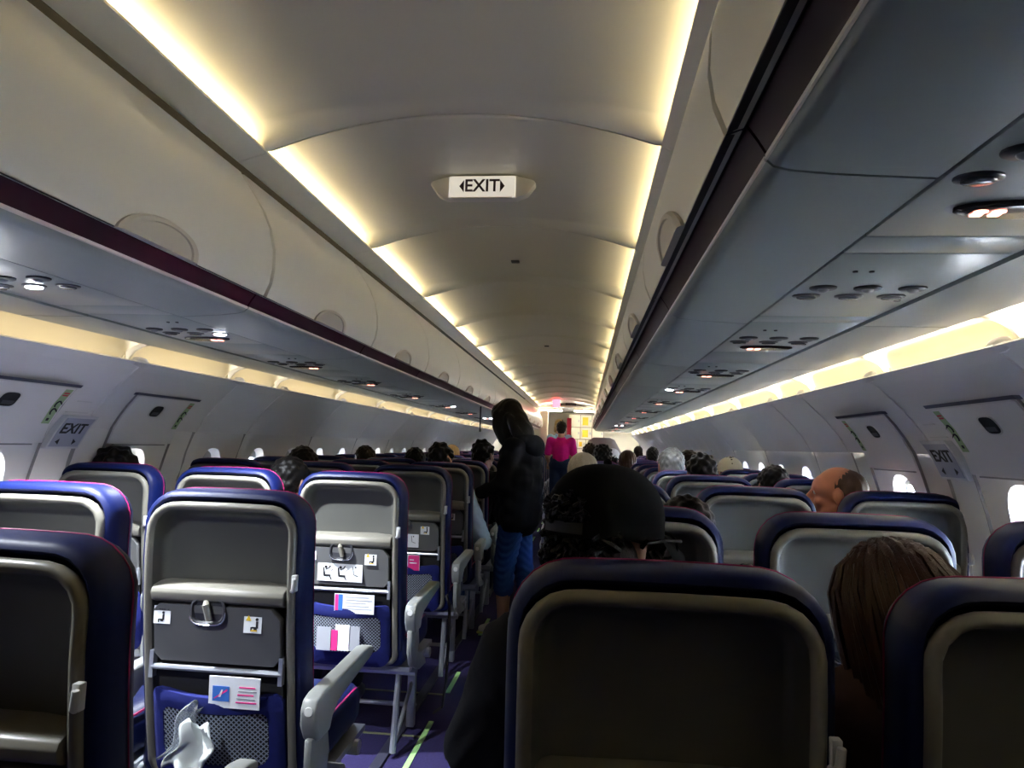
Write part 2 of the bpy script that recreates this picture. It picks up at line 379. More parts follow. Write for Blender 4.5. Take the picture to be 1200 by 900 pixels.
def wall_panel(sgn, a, b, wins):
    mb = MB(); Z0, Z1 = .76, 1.235; lo = [0, .1, .2, .3, .4, .5, .6, .7, Z0]; hi = [Z1, 1.275, 1.315, 1.35, 1.388, 1.42, 1.45, 1.48, 1.505]
    def bulge(y, z):               # panels are scooped outwards around each window line
        d = min(abs(y - c) for c in wins); h = (b - a) / len(wins) / 2
        t = min(1, d / h); f = max(0, min(1, (z - .3) / .4)) * max(0, min(1, (1.5 - z) / .25))
        return .020 * (.5 + .5 * math.cos(PI * t)) * f
    def P(y, z, off=0): return (sgn * (W(z) + bulge(y, z) + off), y, z)
    ys = [a + .002, a + .006] + [a + (b - a) * i / 16 for i in range(1, 16)] + [b - .006, b - .002]
    def edge(y): return .012 if (y < a + .004 or y > b - .004) else 0
    for zs in (lo, hi):
        mb.loft([[P(y, z, edge(y)) for y in ys] for z in zs], closed=False)
    cuts = [a + .002] + [(c + d) / 2 for c, d in zip(wins, wins[1:])] + [b - .002]
    for c, (y0, y1) in zip(wins, zip(cuts, cuts[1:])):
        n = 28; r1 = rim(c, 1.0); outer = []
        for (yy, zz) in rim(c, 1.0, p=2):
            dy, dz = yy - c, (zz - ZC) * (.108 / .165) if False else zz - ZC
            k = min(((y1 - c) if dy > 0 else (c - y0)) / max(abs(dy), 1e-6), ((Z1 - ZC) if dz > 0 else (ZC - Z0)) / max(abs(dz), 1e-6))
            outer.append((c + dy * k, ZC + dz * k))
        # snap nearest ring points onto the rectangle's corners
        for cy, cz in ((y0, Z0), (y1, Z0), (y0, Z1), (y1, Z1)):
            i = min(range(n), key=lambda i: (outer[i][0] - cy) ** 2 + (outer[i][1] - cz) ** 2); outer[i] = (cy, cz)
        rings = []
        for t in (0, .25, .5, .75, 1): rings.append([P(o[0] + (q[0] - o[0]) * t, o[1] + (q[1] - o[1]) * t, edge(o[0]) if t == 0 else 0) for o, q in zip(outer, r1)])
        mb.loft(rings)
        rings = [[P(c + (q[0] - c) * s_, ZC + (q[1] - ZC) * s_, 0) for q in r1] for s_ in (1.0,)]
        for s_, off in ((.985, .006), (.95, .03), (.90, .07)): rings.append([(sgn * (W(ZC) + .0 + off + (W(ZC + (q[1] - ZC)) - W(ZC)) * .9 + .02), c + (q[0] - c) * s_, ZC + (q[1] - ZC) * s_) for q in r1])
        mb.loft(rings)
    return mb.mesh('wall_panel', WALL, angle=50)
wn = 0
for side, sgn in SIDES:
    WL = empty('wall_' + side, kind='structure')
    prof_in = [(W(z) + .016, z) for z in [0, .3, .6, .75]]
    cache = {}
    for (a, b), wins in zip(zip(WJ, WJ[1:]), WINS):
        key = (round(b - a, 4), len(wins))
        if key not in cache: cache[key] = wall_panel(sgn, 0, b - a, [c - a for c in wins])
        link('wall_panel', cache[key], WL, (0, a, 0))
        # joint backing so no daylight leaks through the seam
        zz = [0, .3, .6, .75, .9, 1.03, 1.13, 1.235, 1.315, 1.388, 1.45, 1.5]
        mb = MB(); mb.loft([[(sgn * (W(z) + .010), b - .012, z), (sgn * (W(z) + .010), b + .012, z), (sgn * (W(z) + .02), b + .012, z), (sgn * (W(z) + .02), b - .012, z)] for z in zz], True, True, True)
        mb.build('joint_backing', mat('joint_grey', (.38, .36, .34), .7), WL)
        # light cove above the sidewall: vaulted panel, ledge, lamp, joint knob
        mb = MB(); L = b - a; rings = []
        for y, d in ((.004, .035), (.02, .014), (.05, .004), (.10, 0), (L - .10, 0), (L - .05, .004), (L - .02, .014), (L - .004, .035)):
            rings.append([(sgn * xx, y, zz_ - d * kk) for xx, zz_, kk in ((1.352, 1.583, .1), (1.375, 1.600, .35), (1.41, 1.612, .8), (1.445, 1.606, 1), (1.48, 1.583, .9), (1.50, 1.55, .5), (1.505, 1.515, 0), (1.52, 1.515, 0), (1.52, 1.60, 0), (1.44, 1.64, 0), (1.352, 1.62, 0))])
        mb.loft(rings, True, True, True); o = mb.build('cove_panel', COVEP, WL, angle=50); o.location = (0, a, 0)
        mb = MB(); mb.prism([(sgn * 1.402, 1.505), (sgn * 1.408, 1.511), (sgn * 1.416, 1.509), (sgn * 1.44, 1.478), (sgn * 1.50, 1.46), (sgn * 1.505, 1.44), (sgn * 1.49, 1.445), (sgn * 1.43, 1.482), (sgn * 1.41, 1.502)], lambda u, v, t: (u, t, v), a + .003, b - .003); mb.build('ledge', WALL, WL)
        mb = MB(); mb.box(*sorted((sgn * 1.428, sgn * 1.445)), a + .085, b - .085, 1.488, 1.500); mb.build('side_lamp', LAMPS, WL)
        mb = MB(); rings = []
        for t in range(9):
            u = -1 + 2 * t / 8; h = math.sqrt(max(0, 1 - u * u)) ; rings.append([(sgn * (1.398 + .012 * h * math.cos(q) * -1 + .02), b + .055 * u, 1.508 + (.006 + .016 * h) * math.sin(q)) for q in [2 * PI * k / 10 for k in range(10)]])
        mb.loft(rings, True, True, True); mb.build('joint_knob', WALL, WL)
        cr = [(1.353, 1.574), (1.38, 1.578), (1.415, 1.570), (1.445, 1.552), (1.465, 1.525), (1.472, 1.505), (1.485, 1.505), (1.48, 1.56), (1.44, 1.61), (1.40, 1.62), (1.353, 1.60)]
        mb = MB(); mb.prism([(sgn * u, v) for u, v in cr], lambda u, v, t: (u, t, v), b - .007, b + .007); mb.build('cove_rib', mat('rib_plastic', (.50, .47, .40), .5), WL, bevel=.003)
        for c in wins:
            wn += 1
            wd = empty(f'window_{wn}', (0, c, 0), kind='structure')
            q = rim(0, .93); mb = MB(); mb.loft([[(sgn * (W(ZC) + .078 + (W(z) - W(ZC)) * .9), y, z) for y, z in q], [(sgn * (W(ZC) + .084 + (W(z) - W(ZC)) * .9), y, z) for y, z in q]], True, True, True); mb.build('pane', GLASS, wd)
            mb = MB(); r1, r2 = rim(0, .96), rim(0, .86)
            X = lambda z, o: sgn * (W(ZC) + o + (W(z) - W(ZC)) * .9)
            mb.loft([[(X(z, .074), y, z) for y, z in r1], [(X(z, .064), y, z) for y, z in r1], [(X(z, .064), y, z) for y, z in r2], [(X(z, .076), y, z) for y, z in r2]]); mb.build('seal', mat('window_seal', (.5, .5, .5), .5), wd)
            drop = random.choice((.0, .02, .05, .09, .03)) if c > 3.5 else .02
            if abs(c - WINS[3][0]) < .01 or abs(c - WINS[4][0]) < .01: drop = .0
            if c < (1.8 if sgn < 0 else .6): drop = .30             # unseen blinds, added shut to cut window light near the viewer
            zt = ZC + WH * .93; zb = zt - .03 - drop
            q2 = [(y, max(z, zb)) for y, z in rim(0, .90)]
            mb = MB(); mb.loft([[(X(z, .060), y, z) for y, z in q2], [(X(z, .0555), y, z) for y, z in q2]], True, True, True); mb.build('shade', mat('shade_plastic', (.55, .55, .53), .5), wd)

# ------------------------------------------------------------------ overwing exit hatches and exit lights
def on_wall(sgn, y, z, off=-.003): return Vector((sgn * (W(z) + off), y, z))
ZH = [1.155, 1.20, 1.235, 1.275, 1.315, 1.35, 1.388]
def wall_patch(mb, sgn, y0, y1, z0, z1, off, thick, mi=0, n=6, skew=0):
    zs = [z0 + (z1 - z0) * i / n for i in range(n + 1)]
    sk = lambda z: skew * (z - z0)
    rings = [[on_wall(sgn, y0 + sk(z), z, off), on_wall(sgn, y1 + sk(z), z, off), on_wall(sgn, y1 + sk(z), z, off + thick), on_wall(sgn, y0 + sk(z), z, off + thick)] for z in zs]
    mb.loft(rings, True, True, True, mi)
for side, sgn in SIDES:
    for hi_, (h0, h1) in enumerate(((1.95, 2.42), (2.77, 3.236))):
        nm = 'nearer' if hi_ == 0 else 'farther'
        h = empty('exit_hatch', (sgn * W(1.27), (h0 + h1) / 2, 1.155), label=f'{nm} white overwing exit hatch cover with green strip on the {side} wall', cat='exit hatch', group=f'overwing hatches on the {side} wall')
        off = Vector((-sgn * W(1.27), -(h0 + h1) / 2, -1.155))
        def ob(mb, name, mats, par=h, **k):
            mb.v = [tuple(Vector(p) + off) for p in mb.v]; return mb.build(name, mats, par, **k)
        mb = MB(); wall_patch(mb, sgn, h0 + .012, h1 - .004, 1.172, 1.384, -.012, .026); ob(mb, 'cover_panel', WALL, bevel=.003)
        mb = MB(); wall_patch(mb, sgn, h0 - .01, h1 + .006, 1.384, 1.394, -.016, .02, n=1); ob(mb, 'top_gap', mat('hatch_gap', (.10, .10, .14), .5))
        mb = MB(); wall_patch(mb, sgn, h0 + .01, h1 - .01, 1.379, 1.3835, -.019, .012, n=1); ob(mb, 'top_lip', mat('hatch_lip', (.75, .73, .68), .4))
        for e0 in (h0 + .004, h1 - .002):
            mb = MB(); wall_patch(mb, sgn, e0, e0 + .004, .80, 1.388, -.006, .01, n=12); ob(mb, 'side_gap', mat('hatch_seam', (.30, .28, .27), .6))
        mb = MB(); wall_patch(mb, sgn, h0 + .05, h1 - .05, 1.164, 1.169, -.012, .012, n=1); ob(mb, 'bottom_gap', mat('hatch_seam', (.30, .28, .27), .6))
        yc = h0 + .21; n = 20; rings = []
        for q, d in ((1, -.0125), (1.02, -.0145), (.88, -.0145), (.85, -.0128)):
            ring = []
            for i in range(n):
                a = 2 * PI * i / n; ca, sa = math.cos(a), math.sin(a); z = 1.322 + .027 * q * math.copysign(abs(sa) ** .6, sa)
                ring.append(on_wall(sgn, yc + .042 * q * math.copysign(abs(ca) ** .6, ca), z, d))
            rings.append(ring)
        mb = MB(); mb.loft(rings[:3]); mb.loft([rings[2], rings[3]], True, False, True, mi=1); o = ob(mb, 'grip_recess', [mat('hatch_lip', (.75, .73, .68), .4), BLACK])
        mb = MB(); wall_patch(mb, sgn, yc - .02, yc + .03, 1.305, 1.318, -.0150, .003, n=1); ob(mb, 'grip_lever', mat('lever_dark', (.05, .05, .06), .35), o)
        mb = MB(); wall_patch(mb, sgn, h1 - .052, h1 - .016, 1.245, 1.374, -.0135, .002)
        for j, (za, zb) in enumerate(((1.357, 1.362), (1.349, 1.354))): wall_patch(mb, sgn, h1 - .047, h1 - .021, za, zb, -.0143, .002, 2, 1)
        for j, zc in enumerate((1.318, 1.29, 1.262)):
            if j < 2:
                path = [on_wall(sgn, h1 - .034 + .011 * math.cos(t), zc + .012 * math.sin(t), -.0145) for t in [(.2 + .22 * k) * PI for k in range(6)]]
                mb.tube(path, .0028, 5, mi=1)
                p = path[0]; mb.add([p + Vector((0, .007, .002)), p + Vector((0, -.008, .002)), p + Vector((-sgn * .004, 0, -.010))], [(0, 1, 2)], 1)
            else: wall_patch(mb, sgn, h1 - .042, h1 - .03, zc - .006, zc + .004, -.0143, .002, 1, 1)
        ob(mb, 'instruction_strip', [GREENP, INK, REDP])
    s = empty('exit_light', (sgn * W(1.21), 2.55, 1.155), label=f'white EXIT light with two arrows between the hatches on the {side} wall', cat='exit light')
    off = Vector((-sgn * W(1.21), -2.55, -1.155))
    def ob(mb, name, mats, par=s, **k):
        mb.v = [tuple(Vector(p) + off) for p in mb.v]; return mb.build(name, mats, par, **k)
    ya, yb = 2.425, 2.60
    mb = MB(); wall_patch(mb, sgn, ya, yb, 1.150, 1.282, -.022, .03, n=4, skew=.3); ob(mb, 'housing', mat('exit_housing', (.70, .69, .68), .4), bevel=.004)
    mb = MB(); wall_patch(mb, sgn, ya + .012, yb - .012, 1.158, 1.270, -.0245, .003, n=4, skew=.3); ob(mb, 'face', mat('exit_face', (.42, .43, .50), .4))
    mb = MB(); wall_patch(mb, sgn, ya + .04, yb - .02, 1.292, 1.296, -.004, .006, n=1, skew=.3); wall_patch(mb, sgn, ya + .06, yb - .04, 1.335, 1.339, -.004, .006, n=1, skew=.3); ob(mb, 'seam', mat('hatch_lip', (.75, .73, .68), .4))
    me = text_mesh('EXIT', .062, INK, bold=.0016)
    ev = (on_wall(sgn, 2.5, 1.25, -.027) - on_wall(sgn, 2.5, 1.20, -.027)).normalized()       # up along wall
    yv = Vector((0, 1, 0)); 
    ex = yv if sgn < 0 else -yv
    nn = ex.cross(ev).normalized()
    p0 = on_wall(sgn, 2.53, 1.228, -.0262) + off
    T = Matrix((ex, (ev + yv * .28).normalized() * 1.0, nn)).transposed().to_4x4()
    for v in me.vertices: v.co = T @ v.co + p0
    link('lettering', me, s)
    mb = MB()
    for d in (-1, 1):
        c = on_wall(sgn, 2.512 + d * .036, 1.178, -.0262)
        mb.add([c + yv * d * .018, c + ev * .012, c - ev * .012, c + yv * d * .018 + nn * .001, c + ev * .012 + nn * .001, c - ev * .012 + nn * .001], [(0, 1, 2), (5, 4, 3), (0, 3, 4, 1), (1, 4, 5, 2), (2, 5, 3, 0)])
    ob(mb, 'arrows', INK)

# ceiling exit sign
s = empty('exit_sign', (0, 2.40, 2.165), label='hanging white EXIT sign with two arrows under the ceiling centre', cat='exit sign')
mb = MB(); mb.prism([(-.195, 0), (-.185, .012), (-.12, .03), (.12, .03), (.185, .012), (.195, 0), (.165, -.04), (.125, -.056), (-.125, -.056), (-.165, -.04)], lambda u, v, t: (u, t, v), .004, .05); mb.build('housing', mat('sign_housing', (.74, .72, .66), .35), s, bevel=.006)
mb = MB(); mb.box(-.122, .122, -.006, .03, -.054, .024); mb.build('face', mat('sign_face', (.78, .76, .70), .35, emit=(1, .93, .8), es=.10), s, bevel=.004)
mb = MB(); mb.box(-.11, .11, -.008, .0, -.060, -.0555); mb.build('lower_edge', STRIP, s)
me = text_mesh('EXIT', .064, mat('maroon_print', (.03, .005, .008), .5), bold=.0012)
for v in me.vertices: v.co = Vector((v.co.x * .98, -v.co.z - .0068, v.co.y - .0145))
link('lettering', me, s)
mb = MB()
for d in (-1, 1): mb.prism([(d * .083, -.0145), (d * .066, .008), (d * .066, -.037)], lambda u, v, t: (u, t, v), -.0075, -.006)
mb.build('arrows', MATS['maroon_print'], s)
for y, n in ((3.6, 'nearer'), (6.71, 'farther')):
    o = MB().box(-.022, .022, -.02, .02, -.008, .006).build('ceiling_sensor', DARK, None, bevel=.003); o.location = (0, y, vault(0) + .0); tag(o, f'{n} small dark sensor slot in the middle of the ceiling', 'sensor')

# ------------------------------------------------------------------ forward end of the cabin
CREAM = mat('cream_laminate', (.70, .66, .52), .45, var=.04, scale=5)
BROWN = mat('lavatory_laminate', (.34, .30, .25), .45, var=.05)
YA = 15.42
EW = empty('wall_front', kind='structure')
MB().box(-1.75, -.46, YA + .25, YA + .30, 0, 2.4).build('left_bulkhead', CREAM, EW)
MB().box(-.60, -.44, YA + .02, YA + .28, 0, 2.02).build('door_post', CREAM, EW, bevel=.01)
MB().box(-1.85, 1.85, 17.6, 17.7, -.05, 2.5).build('end_wall', BROWN, EW)
MB().box(-1.85, 1.85, YA + .01, 17.7, 2.10, 2.14).build('vestibule_ceiling', CEIL, EW)
MB().box(.75, 1.75, 17.0, 17.05, 0, 2.1).build('right_bulkhead', CREAM, EW)
for sgn in (-1, 1): MB().box(*sorted((sgn * 1.74, sgn * 1.78)), YA, 17.7, 0, 2.1).build('vestibule_side', CREAM, EW)
for i, (a, b, nm) in enumerate(((-.62, -.12, 'left'), (.14, .58, 'right'))):
    l = empty('vestibule_light', ((a + b) / 2, YA + .12, 2.03), label=f'bright white strip light at the front end of the ceiling, {nm} one', cat='ceiling light')
    MB().box(a - (a + b) / 2, b - (a + b) / 2, -.03, .03, .012, .06).build('housing', CREAM, l, bevel=.004)
    MB().box(a - (a + b) / 2 + .01, b - (a + b) / 2 - .01, -.025, .025, -.018, .013).build('tube', mat('vestibule_tube', (1, 1, .9), .4, emit=(1, .92, .72), es=14.0), l, bevel=.005)
lv = empty('lavatory_door', (-.28, 16.9, 0), label='brown lavatory door panel at the front end left of the galley', cat='door')
MB().box(-.30, .24, 0, .04, .01, 2.05).build('door_leaf', BROWN, lv, bevel=.006); MB().box(.0, .14, -.004, .004, 1.84, 1.88).build('door_sign', DARK, lv); MB().box(.17, .20, -.03, 0, .95, 1.06).build('handle', METAL, lv, bevel=.004)
g = empty('galley_unit', (.33, 16.4, 0), label='cream galley cabinet of lit compartments at the front end of the aisle', cat='galley')
MB().box(-.34, .52, .02, .5, .0, 2.0).build('carcass', BROWN, g)
k = 0
for z0, z1, cols in ((1.70, 1.98, 3), (1.42, 1.68, 3), (1.20, 1.40, 4), (.98, 1.18, 4), (.45, .95, 3)):
    for c in range(cols):
        a, b = -.32 + .82 * c / cols, -.32 + .82 * (c + 1) / cols
        o = MB().box(a + .008, b - .008, -.02, .03, z0, z1).build('compartment_door', CREAM, g, bevel=.006)
        MB().box(b - .05, b - .025, -.028, -.018, (z0 + z1) / 2 - .03, (z0 + z1) / 2 + .03).build('door_latch', METAL, o)
        if k % 3 == 1: MB().box(a + .05, b - .09, -.0215, -.019, z0 + .04, z1 - .05).build('yellow_label', YELP, o)
        k += 1
MB().box(-.34, .52, -.03, .03, .955, .975).build('worktop', METAL, g)
cu = MB(); n = 22; pts = [(-.03 + .10 * i / n, 16.28 + .022 * math.sin(i * 1.9)) for i in range(n + 1)]
cu.loft([[(x, y, z) for x, y in pts] + [(x, y + .006, z) for x, y in reversed(pts)] for z in (.3, .9, 1.5, 1.90)], True, True, True)
tag(cu.build('curtain', mat('crimson_curtain', (.45, .015, .06), .9, var=.1), None, angle=80), 'crimson curtain gathered at the left edge of the galley', 'curtain')
d = empty('cabin_divider', (.80, 14.75, 0), label='grey cabin divider panel with sloped corners under the right front bins', cat='divider')
MB().prism([(-.38, .1), (.52, .1), (.50, .9), (.22, 1.40), (.12, 1.44), (-.22, 1.44), (-.34, 1.36), (-.40, 1.1)], lambda u, v, t: (u, t, v), 0, .04).build('panel', mat('divider_grey', (.26, .25, .25), .5), d, bevel=.008)
for xx in (-.3, .42): MB().box(xx - .02, xx + .02, .0, .04, 0, .12).build('foot', METAL, d)
c = empty('call_light', (-.21, 14.3, vault(.21) - .012), label='red call lamp glowing under the far end of the ceiling', cat='lamp')
MB().box(-.075, .075, -.05, .05, -.15, .012).build('lens', REDON, c, bevel=.01); MB().box(-.085, .085, -.06, .06, .008, .02).build('base', CEIL, c)
MB().box(-.12, .12, -.01, .01, -.03, .03).build('vent_slots', DARK, None).location = (.07, 15.35, 2.165)
tag(bpy.data.objects['vent_slots'], 'small dark vent at the far end of the ceiling', 'vent')
bpy.data.objects['vent_slots'].name = 'ceiling_vent'

# ------------------------------------------------------------------ seats
def ysurf(z):
    return 0.0 if z > .95 else .09 * ((.95 - z) / .6) ** 1.4
def outline(hw, z0, z1, rt_, rb, d=0, n=7, taper=.006):
    hw, z0, z1 = hw - d, z0 + d, z1 - d; rt_ = max(rt_ - d, .012); rb = max(rb - d, .01); pts = []
    for cx, cz, r, a0 in ((hw - rb, z0 + rb, rb, -PI / 2), (hw - rt_, z1 - rt_, rt_, 0), (-hw + rt_, z1 - rt_, rt_, PI / 2), (-hw + rb, z0 + rb, rb, PI)):
        for i in range(n + 1):
            a = a0 + (PI / 2) * i / n; pts.append((cx + r * math.cos(a), cz + r * math.sin(a)))
    out = []                                     # add points along the long sides so that they can bend
    for i, p in enumerate(pts):
        q = pts[(i + 1) % len(pts)]; out.append(p); L = math.hypot(q[0] - p[0], q[1] - p[1])
        if L > .08:
            m = int(L / .05)
            for k in range(1, m): out.append((p[0] + (q[0] - p[0]) * k / m, p[1] + (q[1] - p[1]) * k / m))
    return out
def ring_of(o, dy, crown=.0): return [(x, ysurf(z) + dy, z + (crown * (1 - (x / .21) ** 2) if z > 1.0 else 0)) for x, z in o]
ZT = 1.095
def resample(o, n=72):
    L = [0]
    for p, q in zip(o, o[1:] + o[:1]): L.append(L[-1] + math.hypot(q[0] - p[0], q[1] - p[1]))
    out = []; j = 0; pp = o + o[:1]
    for i in range(n):
        t = L[-1] * i / n
        while L[j + 1] < t: j += 1
        f = (t - L[j]) / max(1e-9, L[j + 1] - L[j]); out.append((pp[j][0] + (pp[j + 1][0] - pp[j][0]) * f, pp[j][1] + (pp[j + 1][1] - pp[j][1]) * f))
    return out
def seat_meshes():
    D = {}
    ol = lambda d, n=96: resample(outline(.215, .37, ZT, .085, .05, d), n)
    mb = MB(); mb.loft([ring_of(ol(d), dy, .006) for d, dy in ((.07, .118), (.03, .112), (.010, .098), (.001, .078), (0, .055), (0, .03), (.004, .012), (.010, .004), (.018, .001), (.024, .006), (.03, .05), (.05, .062))], True, True, True); D['cover'] = mb.mesh('cover', NAVY, angle=60)
    mb = MB(); mb.tube(ring_of(ol(.000), .072, .006), .0014, 6, True); D['piping'] = mb.mesh('piping', PIPE)
    sh = lambda d, n=96: resample(outline(.197, .36, 1.066, .072, .04, d), n)
    mb = MB(); mb.loft([ring_of(sh(d), dy, .004) for d, dy in ((.004, .012), (.0, .002), (.001, -.006), (.006, -.011), (.012, -.012), (.017, -.010), (.021, -.002))]); mb.loft([ring_of(sh(d), dy, .004) for d, dy in ((.021, -.002), (.027, .022), (.034, .036), (.045, .042))], True, False, True, mi=1); D['shell'] = mb.mesh('shell', [SHELL, RECSHADE], angle=50)
    yz = lambda u, v, t: (t, u + ysurf(v), v)
    mb = MB(); mb.prism([(-.010, .820), (-.015, .826), (-.016, .842), (-.010, .853), (.0, .858), (.055, .868), (.055, .815), (.0, .815)], yz, -.172, .172); D['ledge'] = mb.mesh('ledge', SHELL, bevel=.003)
    tr = [(-.148, .668), (.148, .668), (.166, .686), (.166, .785), (.142, .812), (-.150, .812), (-.166, .797), (-.166, .686)]
    mb = MB(); mb.loft([[(x * k, ysurf(z) + dy, z) for x, z in tr] for k, dy in ((.985, .012), (1, .008), (1, -.009), (.985, -.013))], True, True, True); D['tray'] = mb.mesh('tray_table', TRAY, angle=30)
    # latch cup, chrome lip, lever
    cup = [(-.02 + .046 * math.copysign(abs(math.cos(a)) ** .6, math.cos(a)), .800 + .033 * math.copysign(abs(math.sin(a)) ** .7, math.sin(a))) for a in [2 * PI * i / 24 for i in range(24)]]
    mb = MB(); mb.loft([[(x, ysurf(.8) - .0175, z) for x, z in cup], [(-.02 + (x + .02) * .9, ysurf(.8) - .0185, .8 + (z - .8) * .9) for x, z in cup], [(-.02 + (x + .02) * .8, ysurf(.8) - .012, .8 + (z - .8) * .8) for x, z in cup]], True, False, True); mb.loft([[(x, ysurf(.8) - .0175, z) for x, z in cup], [(x, ysurf(.8) + .0, z) for x, z in cup]]); D['latch'] = mb.mesh('tray_latch', DARK)
    mb = MB(); mb.tube([(x, ysurf(.8) - .0175, z - .001) for x, z in cup[13:] + cup[:1]], .0022, 6); D['lip'] = mb.mesh('latch_lip', CHROME)
    mb = MB(); mb.tube([(-.026, ysurf(.8) - .014, .822), (-.022, ysurf(.8) - .024, .816), (-.012, ysurf(.8) - .022, .780)], [.007, .009, .008], 8); D['lever'] = mb.mesh('latch_lever', SHELL)
    def fig(mb, cx, cz, s, y, mi):           # seated pictogram
        mb.box(cx - .10 * s, cx + .12 * s, y - .0005, y, cz - .42 * s, cz - .28 * s, mi); mb.box(cx + .04 * s, cx + .2 * s, y - .0005, y, cz - .3 * s, cz + .18 * s, mi); mb.box(cx - .25 * s, cx + .1 * s, y - .0006, y - .0001, cz - .32 * s, cz - .2 * s, mi); mb.box(cx - .34 * s, cx - .24 * s, y - .0005, y, cz - .5 * s, cz - .22 * s, mi)
        mb.disc((cx + .1 * s, y + .0004, cz + .30 * s), (0, -1, 0), .11 * s, .001, 10, mi)
    yb = ysurf(.78) - .0135
    mb = MB(); mb.box(-.163, -.119, yb - .001, yb, .762, .806); fig(mb, -.141, .780, .03, yb - .0011, 1)
    for t in (-.006, 0, .006): mb.box(-.141 + t - .0025, -.141 + t + .0025, yb - .0016, yb - .001, .796, .800, 1)
    for t in (-.016, .016): mb.box(-.141 + t - .002, -.141 + t + .002, yb - .0016, yb - .001, .7965, .7995, 1)
    D['sticker1'] = mb.mesh('belt_sticker', [WHITE, INK], smooth=False)
    mb = MB(); mb.box(.073, .119, yb - .001, yb, .752, .800); fig(mb, .103, .775, .036, yb - .0011, 1); mb.add([(.078, yb - .0016, .782), (.092, yb - .0016, .782), (.085, yb - .0016, .796), (.078, yb - .001, .782), (.092, yb - .001, .782), (.085, yb - .001, .796)], [(0, 1, 2), (5, 4, 3), (0, 3, 4, 1), (1, 4, 5, 2), (2, 5, 3, 0)], 2)
    mb.box(.092, .108, yb - .0017, yb - .0010, .757, .760, 2)
    D['sticker2'] = mb.mesh('vest_sticker', [WHITE, INK, YELP], smooth=False)
    yb = ysurf(.73) - .0145
    mb = MB(); mb.box(-.112, .064, yb - .001, yb + .004, .684, .776)
    for x0, x1, z in ((-.062, .012, .767), (-.044, -.004, .757)): mb.box(x0, x1, yb - .0016, yb - .001, z - .0018, z + .0018, 2)
    for cx in (-.080, -.022):
        mb.add([(cx - .012, yb - .0015, .735), (cx - .006, yb - .0015, .735), (cx, yb - .0015, .705), (cx - .008, yb - .0015, .702)], [(0, 1, 2, 3)], 1); mb.box(cx - .006, cx + .02, yb - .0016, yb - .001, .701, .709, 1)
        mb.add([(cx + .014, yb - .0015, .702), (cx + .020, yb - .0015, .702), (cx + .026, yb - .0015, .690), (cx + .021, yb - .0015, .690)], [(0, 1, 2, 3)], 1)
        mb.disc((cx, yb - .001, .737), (0, -1, 0), .0055, .001, 10, 1); mb.tube([(cx - .001, yb - .0014, .728), (cx + .012, yb - .0014, .734), (cx + .018, yb - .0014, .743)], .0022, 5, mi=1)
        mb.tube([(cx + .022, yb - .0014, .722), (cx + .026, yb - .0014, .730)], .001, 4, mi=1)
    mb.tube([(.026, yb - .0014, .742), (.030, yb - .0014, .712), (.048, yb - .0014, .706)], .0014, 5, mi=1); mb.disc((.037, yb - .001, .739), (0, -1, 0), .0035, .001, 8, 1)
    D['placard'] = mb.mesh('instruction_placard', [WHITE, INK, REDP], smooth=False)
    ym = ysurf(.65) - .016
    mb = MB(); mb.tube([(-.168, ym, .652), (.168, ym, .652)], .0075, 8)
    for t in (-1, 1): mb.box(t * .168 - .005, t * .168 + .005, ym - .006, ym + .012, .625, .692)
    D['bar'] = mb.mesh('support_bar', METAL)
    for kx in ():
        pass
    # literature pocket
    def bul(x, z): return -.012 - .030 * max(0, 1 - (x / .17) ** 2) * max(0, min(1, (z - .34) / .08)) 
    def pk(pts, dy): return [(x, ysurf(z) + bul(x, z) + dy, z) for x, z in pts]
    def sag(x): return .012 * (x / .165) ** 2
    N = 72
    po = resample(outline(.170, .352, .588, .02, .05, 0), N); po = [(x, z + (sag(x) if z > .5 else 0)) for x, z in po]
    pi_ = resample(outline(.138, .412, .548, .025, .04, 0), N); pi_ = [(x, z + (sag(x) if z > .5 else 0)) for x, z in pi_]
    mid = [((a + c) / 2, (b + d_) / 2) for (a, b), (c, d_) in zip(po, pi_)]
    mb = MB(); mb.loft([pk(po, .02), pk(po, 0), pk(mid, -.005), pk(pi_, -.002), pk(pi_, .008)]); D['pocket'] = mb.mesh('pocket', NAVYF, angle=60)
    mb = MB(); pb = resample(outline(.168, .352, .662, .02, .05, 0), N); mb.loft([[(x, ysurf(z) + dy, z) for x, z in pb] for dy in (.03, -.006)], True, True, True); D['lower'] = mb.mesh('lower_back_panel', mat('charcoal_fabric', (.022, .021, .022), .85, bump=.15, scale=60, spec=.2), angle=50)
    mb = MB()
    def clip(x0, z0, dx, dz):
        P = []; L = .5; n = 120
        for i in range(n + 1):
            x, z = x0 + dx * L * (i / n - .5), z0 + dz * L * (i / n - .5)
            if abs(x) < .137 and .413 < z - sag(x) < .547: P.append((x, z))
        return P
    for sg in (1, -1):
        for i in range(-24, 25):
            P = clip(i * .0125, .48, sg * .7071, .7071)
            if len(P) > 1:
                m = max(2, len(P) // 8); Q = [P[int(k * (len(P) - 1) / m)] for k in range(m + 1)]; t = .0010
                q3 = [(x, ysurf(z) + bul(x, z) + .001 * sg * .4, z) for x, z in Q]
                mb.loft([[(x - t, y, z + t * sg) for x, y, z in q3], [(x + t, y, z - t * sg) for x, y, z in q3]], closed=False)
    D['net'] = mb.mesh('pocket_net', NETM, smooth=False)
    # cushion, structure, arms
    mb = MB(); cs = resample(outline(.222, .355, .475, .045, .03, 0), 60)
    mb.loft([[(x * s_, y, .41 + (z - .41) * s_) for x, z in cs] for y, s_ in ((.085, .93), (.095, 1), (.45, 1), (.51, .97), (.535, .86))], True, True, True); D['cushion'] = mb.mesh('seat_cushion', NAVY, angle=60)
